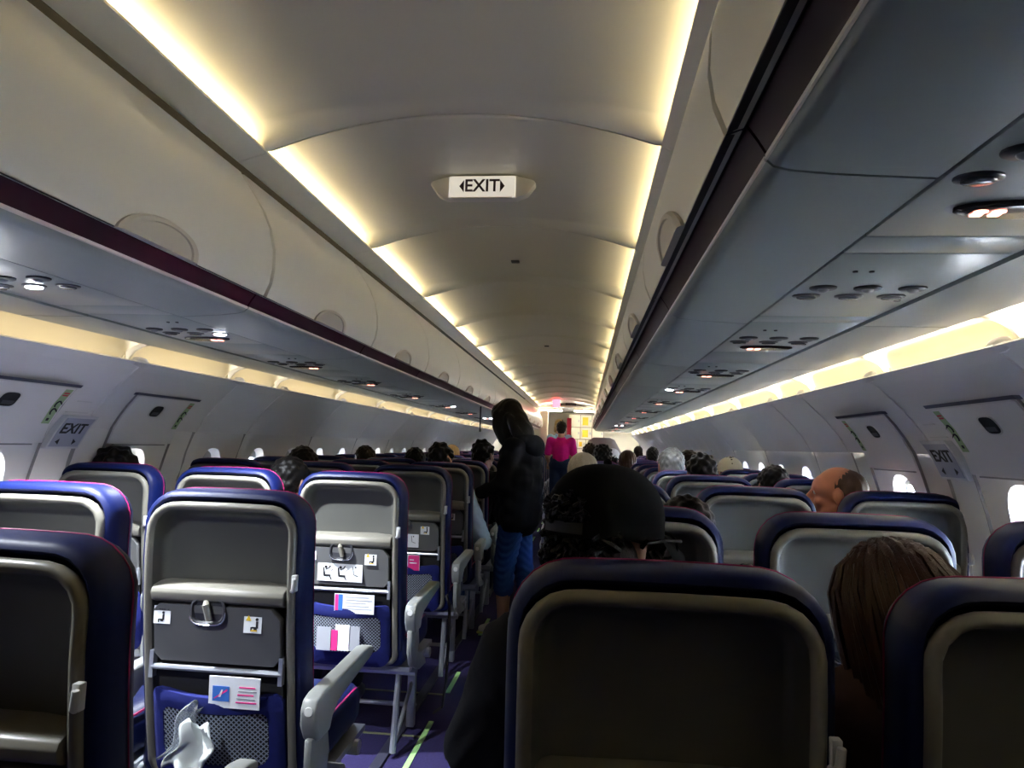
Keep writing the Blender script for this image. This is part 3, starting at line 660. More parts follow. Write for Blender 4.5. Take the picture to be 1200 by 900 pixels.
    for t in (-1, 1):
        mb = MB(); mb.tube([(t * .214, .11, .470), (t * .214, .45, .470), (t * .200, .52, .452)], .0035, 6); D['cpipe%d' % t] = mb.mesh('cushion_piping', PIPE)
    mb = MB(); mb.tube([(-.255, .16, .325), (.255, .16, .325)], .022, 10); mb.tube([(-.255, .40, .325), (.255, .40, .325)], .022, 10); mb.box(-.24, .24, .10, .50, .335, .352); D['frame'] = mb.mesh('seat_frame', METAL)
    mb = MB(); mb.box(.165, .20, .385, .415, .012, .32); D['leg1'] = mb.mesh('leg', METAL, bevel=.006)
    mb = MB(); mb.tube([(.183, .12, .02), (.183, .17, .32)], .013, 8); D['leg2'] = mb.mesh('leg', METAL)
    mb = MB(); mb.tube([(.183, .12, .03), (.183, .395, .20)], .009, 8); D['brace'] = mb.mesh('leg_brace', METAL)
    mb = MB(); mb.tube([(-.25, .43, .09), (.19, .43, .09)], .010, 8); mb.tube([(.19, .43, .09), (.185, .40, .12)], .010, 8); D['bagbar'] = mb.mesh('baggage_bar', METAL)
    pa = [(-.055, .560), (-.058, .60), (-.045, .622), (-.01, .630), (.16, .634), (.33, .640), (.372, .632), (.380, .618), (.36, .604), (.20, .585), (.09, .570), (.055, .548), (.04, .52), (-.03, .52)]
    for nm, x0 in (('arm_in', .2525), ('arm_out', .272)):
        mb = MB(); mb.prism(pa, lambda u, v, t: (t, u, v), x0 - .021, x0 + .021); D[nm] = mb.mesh('armrest', ARM, bevel=.008, seg=3)
    mb = MB(); mb.disc((.272, -.052, .596), (0, -1, .15), .011, .006, 12); D['arm_button'] = mb.mesh('recline_button', mat('button_grey', (.6, .6, .58), .35))
    mb = MB(); mb.prism([(-.050, .53), (.055, .53), (.075, .46), (.06, .41), (.02, .385), (-.02, .40), (-.048, .45)], lambda u, v, t: (t, u, v), .262, .282); mb.prism([(-.03, .45), (.03, .45), (.22, .36), (.24, .33), (.12, .34), (.0, .39)], lambda u, v, t: (t, u, v), .258, .276); D['endpanel'] = mb.mesh('end_panel', ARM, bevel=.006)
    mb = MB(); mb.prism([(-.052, .40), (-.04, .33), (-.01, .26), (.02, .27), (.03, .52), (-.03, .53)], lambda u, v, t: (t, u, v), .243, .262); D['armpost'] = mb.mesh('arm_post', ARM, bevel=.006)
    mb = MB(); mb.tube([(.196, -.010, .862), (.204, -.022, .868), (.206, -.024, .895)], [.006, .007, .006], 8); mb.box(.196, .209, -.020, -.006, .862, .902); D['hook'] = mb.mesh('coat_hook', mat('hook_grey', (.6, .6, .58), .3), bevel=.002)
    return D
SD = seat_meshes()
def make_seat(kind, near=True, placard=False):
    r = empty('airline_seat')
    c = link('back_cover', SD['cover'], r); link('piping', SD['piping'], c); link('back_shell', SD['shell'], r); link('ledge', SD['ledge'], r)
    t = link('tray_table', SD['tray'], r)
    link('seat_cushion', SD['cushion'], r)
    if near:
        link('belt_sticker', SD['sticker1'], t); link('vest_sticker', SD['sticker2'], t)
        if placard: link('instruction_placard', SD['placard'], t)
        l = link('tray_latch', SD['latch'], r); link('latch_lip', SD['lip'], l); link('latch_lever', SD['lever'], l)
        link('lower_back_panel', SD['lower'], r); link('support_bar', SD['bar'], r); p = link('pocket', SD['pocket'], r); tag(link('pocket_net', SD['net'], p), kind='stuff')
        link('coat_hook', SD['hook'], r); link('seat_frame', SD['frame'], r); [link('cushion_piping', SD['cpipe%d' % t], r) for t in (-1, 1)]
    sg = -1 if kind[0] == 'R' else 1
    def side(nm, key):
        me = SD[key]
        if sg < 0:
            k2 = key + '_m'
            if k2 not in SD:
                m2 = me.copy(); m2.transform(Matrix.Scale(-1, 4, (1, 0, 0))); m2.flip_normals(); SD[k2] = m2
            me = SD[k2]
        return link(nm, me, r)
    if kind[1] == 'a':
        a = side('armrest', 'arm_out'); b = side('recline_button', 'arm_button'); b.parent = a
        side('end_panel', 'endpanel')
        if near:
            side('leg', 'leg1'); side('leg', 'leg2'); side('leg_brace', 'brace'); side('baggage_bar', 'bagbar')
    else:
        side('armrest', 'arm_in')
        if near: side('arm_post', 'armpost')
    return r
ROWS = [.94, 1.66, 2.60, 3.50, 4.20, 4.90] + [4.90 + .70 * k for k in range(1, 14)]
BLOCK = {'left': ((-1.525, 'window', 'Lm'), (-1.015, 'middle', 'Lm'), (-.505, 'aisle', 'La')), 'right': ((.505, 'aisle', 'Ra'), (1.015, 'middle', 'Rm'), (1.53, 'window', 'Rm'))}
proto = {}
SEAT = {}
for k, y in enumerate((-.04, -.78)):  # rows out of view, added to shade the nearest seat backs
    for side, cols in BLOCK.items():
        for x, cn, kd in cols:
            lab = f'navy and grey {cn} seat {side} of the aisle, {ORD[k]} unseen row behind the viewer'
            if (kd, 0) not in proto: o = proto[(kd, 0)] = make_seat(kd, False); o.location = (x, y, 0); o['label'] = lab; o['category'] = 'seat'
            else: o = dup(proto[(kd, 0)], (x, y, 0), lab)
            o['group'] = f'unseen airline seats behind the viewer'
for i, y in enumerate(ROWS):
    for side, cols in BLOCK.items():
        for x, cn, kd in cols:
            near = i < 6; key = (kd, near, i in (2, 3))
            lab = f'navy and grey {cn} seat left of the aisle, {ORD[i]} row ahead' if side == 'left' else f'navy and grey {cn} seat right of the aisle, {ORD[i]} row ahead'
            if key not in proto:
                o = proto[key] = make_seat(kd, near, i in (2, 3)); o.location = (x, y, 0); o['label'] = lab; o['category'] = 'seat'
            else: o = dup(proto[key], (x, y, 0), lab)
            o['group'] = f'airline seats {side} of the aisle'; o.scale = (1, 1, (.966, .985, .995)[i] if i < 3 else 1)
            SEAT[(side, cn, i)] = o

# ------------------------------------------------------------------ people
class Blob(MB):
    def chain(s, pts, rs):
        for (p, q), (a, b) in zip(zip(pts, pts[1:]), zip(rs, rs[1:])): s.capsule(p, q, a, b)
        return s
    def fused(s, name, mats, voxel=.009, smooth=6, disp=None):
        me = s.mesh(name + '_raw', mats); o = bpy.data.objects.new('raw', me); COL.objects.link(o)
        m = o.modifiers.new('r', 'REMESH'); m.mode = 'VOXEL'; m.voxel_size = voxel; m.use_smooth_shade = True
        if smooth: q = o.modifiers.new('s', 'SMOOTH'); q.iterations = smooth; q.factor = .5
        dg = bpy.context.evaluated_depsgraph_get(); out = bpy.data.meshes.new_from_object(o.evaluated_get(dg)); out.name = name
        bpy.data.objects.remove(o); bpy.data.meshes.remove(me)
        out.materials.clear()
        for m_ in (mats if isinstance(mats, (list, tuple)) else [mats]): out.materials.append(m_)
        if disp:
            nv = [v.normal.copy() for v in out.vertices]
            for v, n in zip(out.vertices, nv): v.co += n * disp(v.co)
        out.polygons.foreach_set('use_smooth', [True] * len(out.polygons)); return out
def lerp(a, b, t): return Vector(a) + (Vector(b) - Vector(a)) * t
def head_blob(b, H, R, s):
    def P(x, y, z): return H + R @ (Vector((x, y, z)) * s)
    E = lambda c, r: b.ball(P(*c), tuple(q * s for q in r), 12, 0, R)
    E((0, -.012, .022), (.073, .092, .090)); E((0, .022, -.042), (.056, .066, .074)); E((0, .066, -.096), (.026, .022, .020)); E((0, .035, .02), (.064, .058, .062))
    b.capsule(P(0, .088, .008), P(0, .110, -.030), .009 * s, .014 * s); b.ball(P(0, .096, -.034), (.019 * s, .013 * s, .009 * s), 8, 0, R)
    b.capsule(P(-.036, .076, .024), P(.036, .076, .024), .012 * s, .012 * s)
    for t in (-1, 1):
        E((t * .036, .058, -.034), (.022, .024, .022)); E((t * .032, .074, .004), (.014, .010, .008)); E((t * .045, .02, -.075), (.02, .035, .022))
        e = R @ Matrix.Rotation(t * .35, 3, 'Z'); b.ball(P(t * .077, -.012, -.008), (.008 * s, .021 * s, .033 * s), 10, 0, e); b.ball(P(t * .078, -.010, -.036), (.008 * s, .010 * s, .012 * s), 8, 0, e)
    E((0, .088, -.058), (.023, .011, .006)); E((0, .085, -.071), (.020, .011, .007))
    b.chain([P(0, -.03, -.05), P(0, -.035, -.135)], [.052 * s, .054 * s])
def hand_blob(b, wrist, d, side, s=1.0, curl=.5, up_=Vector((0, 0, 1))):
    d = Vector(d).normalized(); l = d.cross(up_); l = l.normalized() if l.length > 1e-3 else Vector((1, 0, 0)); n = l.cross(d)
    c = Vector(wrist) + d * .045 * s
    b.chain([Vector(wrist) - d * .02 * s, c - d * .02 * s, c + d * .03 * s], [.022 * s, .024 * s, .026 * s])
    b.capsule(c + l * .022 * s, c - l * .022 * s + d * .02 * s, .017 * s, .017 * s)
    for k, (o, L) in enumerate(((-.030, .056), (-.010, .070), (.010, .074), (.030, .066))):
        p = c + d * .034 * s + l * o * s; q = p + (d - n * curl * .5).normalized() * L * .45 * s; r = q + (d - n * curl * 1.6).normalized() * L * .55 * s
        b.chain([p, q, r], [.0088 * s, .0080 * s, .0068 * s])
    p = c - d * .012 * s + l * side * .028 * s; q = p + (d * .6 + l * side * .8 - n * .3).normalized() * .034 * s; b.chain([p, q, q + (d - n * .4).normalized() * .030 * s], [.011 * s, .010 * s, .008 * s])
def rot(yaw=0, pitch=0, roll=0): return (Matrix.Rotation(yaw, 3, 'Z') @ Matrix.Rotation(pitch, 3, 'X') @ Matrix.Rotation(roll, 3, 'Y'))
EYEW, EYED = mat('eye_white', (.75, .72, .68), .25), mat('iris_dark', (.03, .02, .015), .2)
def eyes(root, H, R, s):
    for t in (-1, 1):
        mb = MB(); c = H + R @ (Vector((t * .031, .0755, .004)) * s); mb.ball(c, .0105 * s, 8, 0); mb.disc(c + R @ Vector((0, .0088, 0)) * s, R @ Vector((0, 1, 0)), .0052 * s, .002 * s, 10, 1); mb.build('eye', [EYEW, EYED], root)
def hair_mesh(kind, H, R, s, m, seedv=0):
    b = Blob(); P = lambda x, y, z: H + R @ (Vector((x, y, z)) * s); E = lambda c, r: b.ball(P(*c), tuple(q * s for q in r), 14, 0, R)
    rnd = random.Random(seedv)
    if kind in ('short', 'curly'):
        E((0, -.024, .034), (.082, .096, .092)); E((0, -.052, -.012), (.076, .066, .070)); E((0, -.062, -.052), (.058, .048, .042))
        for t in (-1, 1): E((t * .055, -.005, .04), (.028, .062, .05))
        amp, fr = (.0035, 70) if kind == 'short' else (.008, 45)
    elif kind == 'bob':
        E((0, -.022, .032), (.088, .100, .096)); E((0, -.05, -.04), (.088, .066, .085))
        for t in (-1, 1): E((t * .068, -.01, -.05), (.026, .05, .085))
        amp, fr = .003, 80
    elif kind == 'fringe':     # bald crown: a band round the sides and back
        E((0, -.034, .022), (.0785, .090, .083)); E((0, -.052, -.03), (.064, .06, .05))
        amp, fr = .0015, 90
    elif kind == 'long':
        E((0, -.022, .034), (.090, .102, .096)); E((0, -.055, -.05), (.088, .066, .11)); E((0, -.065, -.15), (.085, .055, .12)); E((0, -.06, -.24), (.080, .045, .10))
        for t in (-1, 1): E((t * .070, .0, -.06), (.030, .055, .11)); E((t * .075, -.01, -.16), (.034, .05, .11))
        amp, fr = .004, 60
    elif kind == 'bun':
        E((0, -.022, .032), (.082, .096, .092)); E((0, -.055, -.02), (.074, .055, .065)); E((0, -.115, .01), (.042, .036, .042)); amp, fr = .002, 80
    ax = R @ Vector((1, 0, 0)); Ri = R.inverted()
    def disp(p):
        q = Ri @ (p - H)
        if kind in ('long', 'bob', 'fringe', 'bun'):
            a = math.atan2(q.x, -q.y); return amp * s * (math.sin(a * 23 + 3 * q.z / .1) + .6 * math.sin(a * 47 + 1.3 + 5 * q.z))
        return amp * s * (math.sin(fr * q.x * 2.1 + seedv) * math.sin(fr * q.y * 1.7 + 1) * math.sin(fr * q.z * 1.9 + 2) * 1.8)
    return b.fused('hair', m, .0075 * s, 4, disp)
HAIRS = {}
def hairmat(name, rgb, rough=.45): return mat('hair_' + name, rgb, rough, var=.35, scale=60, bump=.35, stretch=(6, 6, .6), spec=.18 if rgb[0] < .03 else .4)
BLKH, DKBR, BRNH, GRYH, WHTH, BLDH = hairmat('black', (.004, .0035, .0035)), hairmat('dark_brown', (.018, .010, .007)), hairmat('brown', (.042, .014, .005), .38), hairmat('grey', (.15, .15, .145)), hairmat('pale_blonde', (.50, .46, .37)), hairmat('blonde', (.42, .26, .10))
def cloth(name, rgb): return mat('cloth_' + name, rgb, .9, var=.15, scale=40, bump=.25, spec=.12)

def sitter(label, x, row, head, yaw=0, pitch=0, roll=0, skin=SKIN, hair='short', hm=BLKH, shirt=None, trousers=None, s=.93, elbowL=None, elbowR=None, eye=False, voxel=.0095, group=None):
    """seated passenger: base at the seat, pelvis on the cushion, one fused body, clothing and hair as children"""
    y = ROWS[row]; root = empty('person', (x, y + .25, 0), label=label, cat='person', group=group); off = Vector((x, y + .25, 0))
    V = lambda a, b_, c: Vector((x + a, y + b_, c)) - off
    H = Vector(head) - off; R = rot(yaw, pitch, roll); N = H + Vector((0, -.03, -.135)) * s
    hip = V(0, .235, .55); mid = lerp(hip, N, .5) + Vector((0, -.015, 0)); chest = lerp(hip, N, .78)
    sh = {t: lerp(hip, N, .88) + Vector((t * .155, .005, -.01)) for t in (-1, 1)}
    el = {-1: elbowL and Vector(elbowL) - off or lerp(hip, N, .35) + Vector((-.195, .04, 0)), 1: elbowR and Vector(elbowR) - off or lerp(hip, N, .35) + Vector((.195, .04, 0))}
    wr = {t: V(t * .10, .47, .625) for t in (-1, 1)}; kn = {t: V(t * .10, .60, .525) for t in (-1, 1)}; an = {t: V(t * .10, .62, .09) for t in (-1, 1)}
    if y + .62 > 0:
        pass
    b = Blob(); head_blob(b, H, R, s)
    b.chain([N + Vector((0, .0, .05)), N - Vector((0, 0, .02))], [.05 * s, .058 * s]); b.chain([hip, mid, chest, N - Vector((0, 0, .05))], [.125, .115, .120, .075])
    for t in (-1, 1):
        b.chain([chest + Vector((t * .06, 0, .03)), sh[t]], [.075, .056]); b.chain([sh[t], el[t], wr[t]], [.048, .037, .024]); hand_blob(b, wr[t], kn[t] - wr[t], -t, .93, .5)
        b.chain([hip + Vector((t * .07, 0, -.02)), kn[t], an[t]], [.082, .058, .038]); b.chain([an[t] + Vector((0, -.03, -.04)), an[t] + Vector((0, .11, -.055))], [.034, .028])
    link('body', b.fused('body', skin, voxel, 5), root)
    sm = shirt or cloth('black', (.008, .008, .009)); tm = trousers or cloth('dark_denim', (.012, .018, .035))
    b = Blob(); b.chain([hip + Vector((0, 0, -.03)), mid, chest, N - Vector((0, 0, .055))], [.140, .132, .136, .082])
    for t in (-1, 1):
        b.chain([chest + Vector((t * .06, 0, .03)), sh[t]], [.090, .070]); b.chain([sh[t], el[t], lerp(el[t], wr[t], .85)], [.063, .050, .038])
    f = lambda p: .0035 * math.sin(p.z * 95 + 6 * math.sin(p.x * 30)) * math.sin(p.x * 40 + 1)
    link('shirt', b.fused('shirt', sm, .012, 5, f), root)
    b = Blob()
    for t in (-1, 1): b.chain([hip + Vector((t * .07, 0, -.03)), kn[t], lerp(kn[t], an[t], .93)], [.095, .071, .054])
    link('trousers', b.fused('trousers', tm, .013, 4), root)
    for t in (-1, 1):
        b = Blob(); b.chain([an[t] + Vector((0, -.035, -.045)), an[t] + Vector((0, .06, -.05)), an[t] + Vector((0, .125, -.06))], [.043, .042, .030]); link('shoe', b.fused('shoe', DARK, .012, 3), root)
    if hair: link('hair', hair_mesh(hair, H, R, s, hm, row), root)
    if eye: eyes(root, H, R, s)
    root['_'] = 0; del root['_']
    return root, H, R, off

# --- right of the aisle
p, H, R, off = sitter('man in black cap and dark grey jacket, nearest aisle seat on the right', .50, 0, (.435, 1.17, 1.066), yaw=-.72, pitch=-.05, skin=SKIN2, hair=None, shirt=cloth('charcoal', (.022, .023, .028)), elbowL=(.205, 1.23, .70), s=.95, voxel=.008)
P = lambda x, y, z: H + R @ (Vector((x, y, z)) * .95)
rnd = random.Random(3); b = Blob(); b.ball(P(0, -.045, -.025), (.084, .066, .062), 12, 0, R)
curls = MB()
for i in range(190):
    a = rnd.uniform(-2.2, 2.2) - PI / 2; z = rnd.uniform(-.105, .022); q = 1 - max(0, -z - .05) * 2.2
    if abs(math.cos(a)) > .86 and -.062 < z < .012: continue
    c = P(.086 * q * math.cos(a), -.020 + .094 * q * math.sin(a), z); r = rnd.uniform(.010, .017)
    n = [c + rot(rnd.uniform(0, 6), rnd.uniform(0, 3), 0) @ Vector((r * math.cos(t), r * math.sin(t), .004 * t - .01)) for t in [k * .8 for k in range(8)]]
    curls.tube(n, .0042, 5)
link('hair', b.fused('hair', BLKH, .009, 3), p); tag(curls.build('hair_curls', BLKH, p), kind='stuff')
cap = MB(); rings = []
CAPM = mat('black_cap_cloth', (.0022, .0022, .0025), .9, bump=.06, scale=120, spec=.05)
for i in range(11):
    a = (PI / 2) * i / 10; q = math.cos(a) ** .82; rings.append([P(.097 * q * math.cos(t), -.016 + .112 * q * math.sin(t), .040 + .094 * math.sin(a)) for t in [2 * PI * k / 40 for k in range(40)]])
cap.loft(rings, True, False, True); cap.loft([[P(.097 * math.cos(t), -.016 + .112 * math.sin(t), z) for t in [2 * PI * k / 40 for k in range(40)]] for z in (.040, .014)]); cap.loft([[P(r * math.cos(t) * .097, -.016 + .112 * r * math.sin(t), z) for t in [2 * PI * k / 40 for k in range(40)]] for r, z in ((1, .014), (.96, .014), (.96, .040))])
cp = cap.build('cap', CAPM, p, angle=50); cap = MB(); cap.ball(P(0, -.016, .136), .007, 8); cap.build('cap_button', CAPM, cp)
brim = MB(); bl = []
for i in range(13):
    t = PI * (.12 + .76 * i / 12); bl.append((P(.095 * math.cos(t), -.016 + .110 * math.sin(t), .02), P(.088 * math.cos(t), .03 + .155 * math.sin(t), -.012 - .02 * abs(math.cos(t)))))
brim.loft([[a for a, _ in bl], [c for _, c in bl], [c - R @ Vector((0, 0, .004)) for _, c in bl], [a - R @ Vector((0, 0, .004)) for a, _ in bl]], closed=False); brim.build('brim', CAPM, cp)
st = MB(); pts = []
for k in range(13):
    t = -PI / 2 - .42 + .84 * k / 12; pts.append((.100 * math.cos(t), -.016 + .115 * math.sin(t)))
st.loft([[P(x, y, z) for x, y in pts] for z in (.018, .036)], closed=False); st.loft([[P(x * .985, y * .985, z) for x, y in pts] for z in (.036, .018)], closed=False)
tag(st.build('cap_strap', mat('cap_strap_grey', (.010, .010, .010), .6, spec=.2), cp), 'grey plastic strap across the back of the cap')
op = MB()
for i in range(30):
    t = -PI / 2 + rnd.uniform(-.44, .44); z = .040 + rnd.uniform(0, 1) * .045 * math.sqrt(max(0, 1 - ((t + PI / 2) / .46) ** 2)); q = 1.0 - max(0, z - .055) * 2.2
    c = P(.099 * q * math.cos(t), -.016 + .114 * q * math.sin(t), z); rr = rnd.uniform(.005, .009)
    op.tube([c + rot(rnd.uniform(0, 6), rnd.uniform(0, 3), 0) @ Vector((rr * math.cos(a), rr * math.sin(a), .003 * a - .008)) for a in [k * .8 for k in range(7)]], .0036, 5)
tag(op.build('hair_in_cap_opening', BLKH, p), kind='stuff')
gl = MB(); gl.tube([P(.080, -.02, .006), P(.082, .05, .010), P(.078, .100, .008)], .0028, 6); gl.tube([P(-.080, -.02, .006), P(-.082, .05, .010), P(-.078, .100, .008)], .0028, 6)
for t in (-1, 1): gl.tube([P(t * .042 + .028 * math.cos(a), .108 - abs(t * .042 + .028 * math.cos(a)) * .08, -.004 + .022 * math.sin(a)) for a in [2 * PI * k / 16 for k in range(16)]], .0025, 6, True)
gl.tube([P(-.014, .108, .002), P(.014, .108, .002)], .0025, 6); tag(gl.build('spectacles', mat('matte_black', (.006, .006, .008), .7, spec=.2), p), 'dark spectacle frames', None)

p, H, R, off = sitter('woman with long brown hair leaning left, nearest middle seat on the right', .985, 0, (.90, 1.215, .965), yaw=.1, pitch=-.25, roll=-.12, hair='long', hm=BRNH, shirt=cloth('dusty_brown', (.10, .06, .05)), s=.93)
rnd = random.Random(9); hb = MB()
for i in range(150):                                        # loose locks over the head and down the back
    a = rnd.uniform(-2.4, 2.4) - PI / 2; r = rnd.uniform(.99, 1.10); pts = []
    for k in range(9):
        th = k * .42; q = math.sin(min(th, PI / 2)) * r; z = .118 * math.cos(th) if th < PI / 2 else -(th - PI / 2) * .19
        pts.append(H + R @ (Vector((.094 * q * math.cos(a) + .005 * math.sin(k * .9 + i), -.02 + .106 * q * math.sin(a), z + .008)) * .93))
    hb.tube(pts, [.001, .003, .0045, .0055, .006, .006, .0055, .004, .001], 5)
tag(hb.build('hair_locks', BRNH, p), kind='stuff')

sitter('bald man in profile between the right seats, third row ahead', 1.42, 2, (1.402, 2.93, 1.065), yaw=1.25, pitch=.03, hair='fringe', hm=hairmat('cropped_grey', (.11, .062, .042), .7), shirt=cloth('slate_blue', (.04, .07, .13)), eye=True, skin=mat('ruddy_skin', (.55, .20, .11), .45, var=.08, scale=20), voxel=.006, s=.98)
sitter('dark haired passenger low in the aisle seat right, second row', .60, 1, (.665, 1.93, .985), hair='short', hm=BLKH, skin=SKIN3)
p3 = sitter('pale blonde passenger in white top, right aisle seat, fourth row', .47, 3, (.385, 3.74, 1.075), hair='bob', hm=WHTH, shirt=cloth('white', (.55, .56, .60)), elbowL=(.215, 3.70, .66))
sitter('passenger with thick black hair, right middle seat, fourth row', 1.01, 3, (1.005, 3.74, 1.095), hair='curly', hm=BLKH, skin=SKIN3)
sitter('grey haired passenger right of the aisle behind the black haired one', .96, 4, (.935, 4.44, 1.115), hair='short', hm=GRYH, s=.98, shirt=cloth('grey_blue', (.08, .1, .16)))
sitter('dark haired passenger by the right windows, head just over seat, fourth row', 1.50, 3, (1.37, 3.74, 1.045), hair='short', hm=BLKH, skin=SKIN2)
sitter('dark haired passenger beside the grey haired one, sixth row right', 1.10, 5, (1.13, 5.14, 1.11), yaw=.9, hair='short', hm=DKBR, skin=SKIN3)
r_, H, R, off = sitter('passenger in a cream cap by the right windows', 1.42, 5, (1.43, 5.12, 1.07), hair='short', hm=DKBR, shirt=cloth('cream', (.4, .36, .28)))
cap = MB(); rings = []
for i in range(9):
    a = (PI / 2) * i / 8; q = math.cos(a) ** .8; rings.append([H + R @ (Vector((.098 * q * math.cos(t), -.016 + .114 * q * math.sin(t), .012 + .112 * math.sin(a))) * .93) for t in [2 * PI * k / 28 for k in range(28)]])
cap.loft(rings, True, True, True); CRC = mat('cream_cap_cloth', (.62, .55, .40), .8); o = cap.build('cap', CRC, r_)
cb = MB(); cb.ball(H + R @ Vector((0, -.015, .118)), .007, 6); cb.build('cap_button', CRC, o)
sitter('passenger with big black hair beyond the pale blonde one', .54, 7, (.56, 6.52, 1.135), hair='curly', hm=BLKH, skin=SKIN3, s=1.0)
sitter('dark haired passenger near the galley, right aisle seat', .50, 9, (.45, 7.92, 1.155), hair='curly', hm=DKBR, skin=SKIN3)
r_, H, R, off = sitter('passenger in a small white cap right of the aisle', .75, 10, (.735, 8.62, 1.09), hair='short', hm=BLKH)
cap = MB(); cap.ball(H + Vector((0, -.012, .05)), (.090, .102, .082), 12); cap.build('cap', WHITE, r_)
sitter('brown haired passenger leaning in behind the black cap', .80, 7, (.79, 6.52, 1.09), hair='bob', hm=BRNH, shirt=cloth('rust', (.10, .04, .02)))
sitter('black haired passenger far ahead in front of the divider, right', 1.24, 10, (1.22, 8.62, 1.14), hair='short', hm=BLKH, skin=SKIN3)
sitter('dark brown haired passenger at the far right near the front', 1.30, 16, (1.37, 12.85, 1.16), hair='bob', hm=DKBR, shirt=cloth('grey', (.2, .2, .2)))
# --- left of the aisle
sitter('young man with cropped black hair between left seats, third row', -.76, 2, (-.868, 2.90, 1.03), yaw=-.35, hair='short', hm=BLKH, skin=SKIN2, s=.90, voxel=.008)
sitter('black haired passenger in the left window seat, third row', -1.60, 2, (-1.63, 2.83, 1.038), hair='curly', hm=BLKH, s=1.0, skin=SKIN3)
sitter('black haired passenger in left middle seat, fourth row', -1.13, 3, (-1.17, 3.74, 1.063), hair='short', hm=BLKH)
sitter('passenger with dark hair by the left windows, sixth row', -1.26, 5, (-1.26, 5.12, 1.072), hair='short', hm=DKBR, s=.9)
sitter('dark haired passenger in left middle seat, sixth row', -.90, 5, (-.875, 5.12, 1.065), hair='short', hm=BLKH)
sitter('black haired passenger left of the aisle, sixth row', -.46, 5, (-.36, 5.16, 1.14), yaw=-.5, hair='curly', hm=BLKH, skin=SKIN3)
sitter('blonde passenger far along the left side', -.98, 8, (-1.0, 7.22, 1.09), hair='bob', hm=BLDH)
sitter('man in light blue shirt with elbow in the aisle, fifth row left', -.50, 4, (-.53, 4.42, 1.105), yaw=-.3, hair='curly', hm=BLKH, skin=SKIN, shirt=cloth('light_blue', (.42, .55, .62)), trousers=cloth('blue_denim', (.08, .16, .33)), elbowR=(-.225, 4.40, .60), s=.95)

# --- standing figures
def standing(label, base, yaw, pose, s, skin, build):
    root = empty('person', base, yaw, label=label, cat='person'); return root
# woman in the dark hooded jacket: local +y is where she faces; she turns to the left seats
root = empty('person', (-.07, 4.62, 0), PI / 2 - .15, label='woman in black hooded jacket and cropped jeans standing in the aisle', cat='person')
H = Vector((.0, .055, 1.405)); R = rot(0, -.50, 0); s = .95
V = Vector; hip = V((0, -.02, .80)); mid = V((0, -.035, .98)); chest = V((0, -.03, 1.15)); N = V((0, .005, 1.275))
sh = {t: V((t * .155, -.02, 1.205)) for t in (-1, 1)}; el = {t: V((t * .19, .035, .965)) for t in (-1, 1)}; wr = {t: V((t * .10, .21, .90)) for t in (-1, 1)}
kn = {-1: V((-.08, .03, .43)), 1: V((.085, -.05, .44))}; an = {-1: V((-.08, .03, .075)), 1: V((.085, -.13, .080))}
b = Blob(); head_blob(b, H, R, s); b.chain([H + V((0, -.03, -.06)), N], [.05, .056]); b.chain([hip, mid, chest, N - V((0, 0, .04))], [.125, .11, .115, .07])
for t in (-1, 1):
    b.chain([chest + V((t * .06, 0, .03)), sh[t]], [.07, .052]); b.chain([sh[t], el[t], wr[t]], [.045, .036, .024]); hand_blob(b, wr[t], V((-t * .15, .8, -.25)), -t, .93, .8)
    b.chain([hip + V((t * .07, 0, -.03)), kn[t], lerp(kn[t], an[t], .35), an[t]], [.086, .058, .052, .034]); b.chain([an[t] + V((0, -.03, -.035)), an[t] + V((0, .12, -.045))], [.034, .027])
link('body', b.fused('body', SKIN, .009, 5), root)
JK = cloth('black_jacket', (.010, .011, .014)); b = Blob()
b.chain([V((0, -.03, .77)), V((0, -.04, .95)), V((0, -.035, 1.13)), N - V((0, .02, .03))], [.165, .158, .150, .085])
for t in (-1, 1): b.chain([V((t * .10, -.03, .74)), V((t * .09, -.04, 1.0))], [.10, .12]); b.chain([chest + V((t * .06, 0, .03)), sh[t]], [.092, .072]); b.chain([sh[t], el[t], lerp(el[t], wr[t], .95)], [.068, .058, .042])
link('jacket', b.fused('jacket', JK, .011, 5, lambda p: .005 * math.sin(p.z * 60 + 5 * p.x) * math.sin(p.x * 38 + p.y * 33)), root)
b = Blob(); b.ball(V((0, -.125, 1.21)), (.135, .075, .085), 12); b.chain([V((-.10, -.05, 1.255)), V((0, -.13, 1.235)), V((.10, -.05, 1.255))], [.045, .06, .045]); link('hood', b.fused('hood', JK, .011, 4), root)
JN = cloth('blue_jeans', (.025, .075, .26))
b = Blob()
b.chain([hip + V((-.05, 0, 0)), hip + V((.05, 0, 0))], [.115, .115])
for t in (-1, 1): b.chain([hip + V((t * .07, 0, -.03)), kn[t], lerp(kn[t], an[t], .38)], [.092, .070, .066])
link('jeans', b.fused('jeans', JN, .010, 4, lambda p: .004 * math.sin(p.z * 130 + 9 * math.sin(p.x * 25)) if p.z < .7 else 0), root)
for t in (-1, 1):
    b = Blob(); b.chain([an[t] + V((0, -.035, -.035)), an[t] + V((0, .06, -.038)), an[t] + V((0, .135, -.05))], [.042, .041, .028]); o = link('shoe', b.fused('shoe', mat('white_shoe', (.75, .78, .66), .6), .009, 3), root); tag(o, 'white trainer with pale yellow sole')
    MB().prism([(-.075, 0), (.16, 0), (.165, .012), (-.08, .012)], lambda u, v, q: (q, u + an[t].y, v + .001), an[t].x - .038, an[t].x + .038).build('sole', mat('yellow_sole', (.6, .62, .12), .6), o, bevel=.004)
b = Blob(); P = lambda x, y, z: H + R @ (V((x, y, z)) * s)
E = lambda c, r: b.ball(P(*c), tuple(q * s for q in r), 14, 0, R)
E((0, -.018, .034), (.092, .106, .098)); E((0, -.05, -.05), (.095, .075, .12)); E((0, -.06, -.13), (.088, .065, .10))
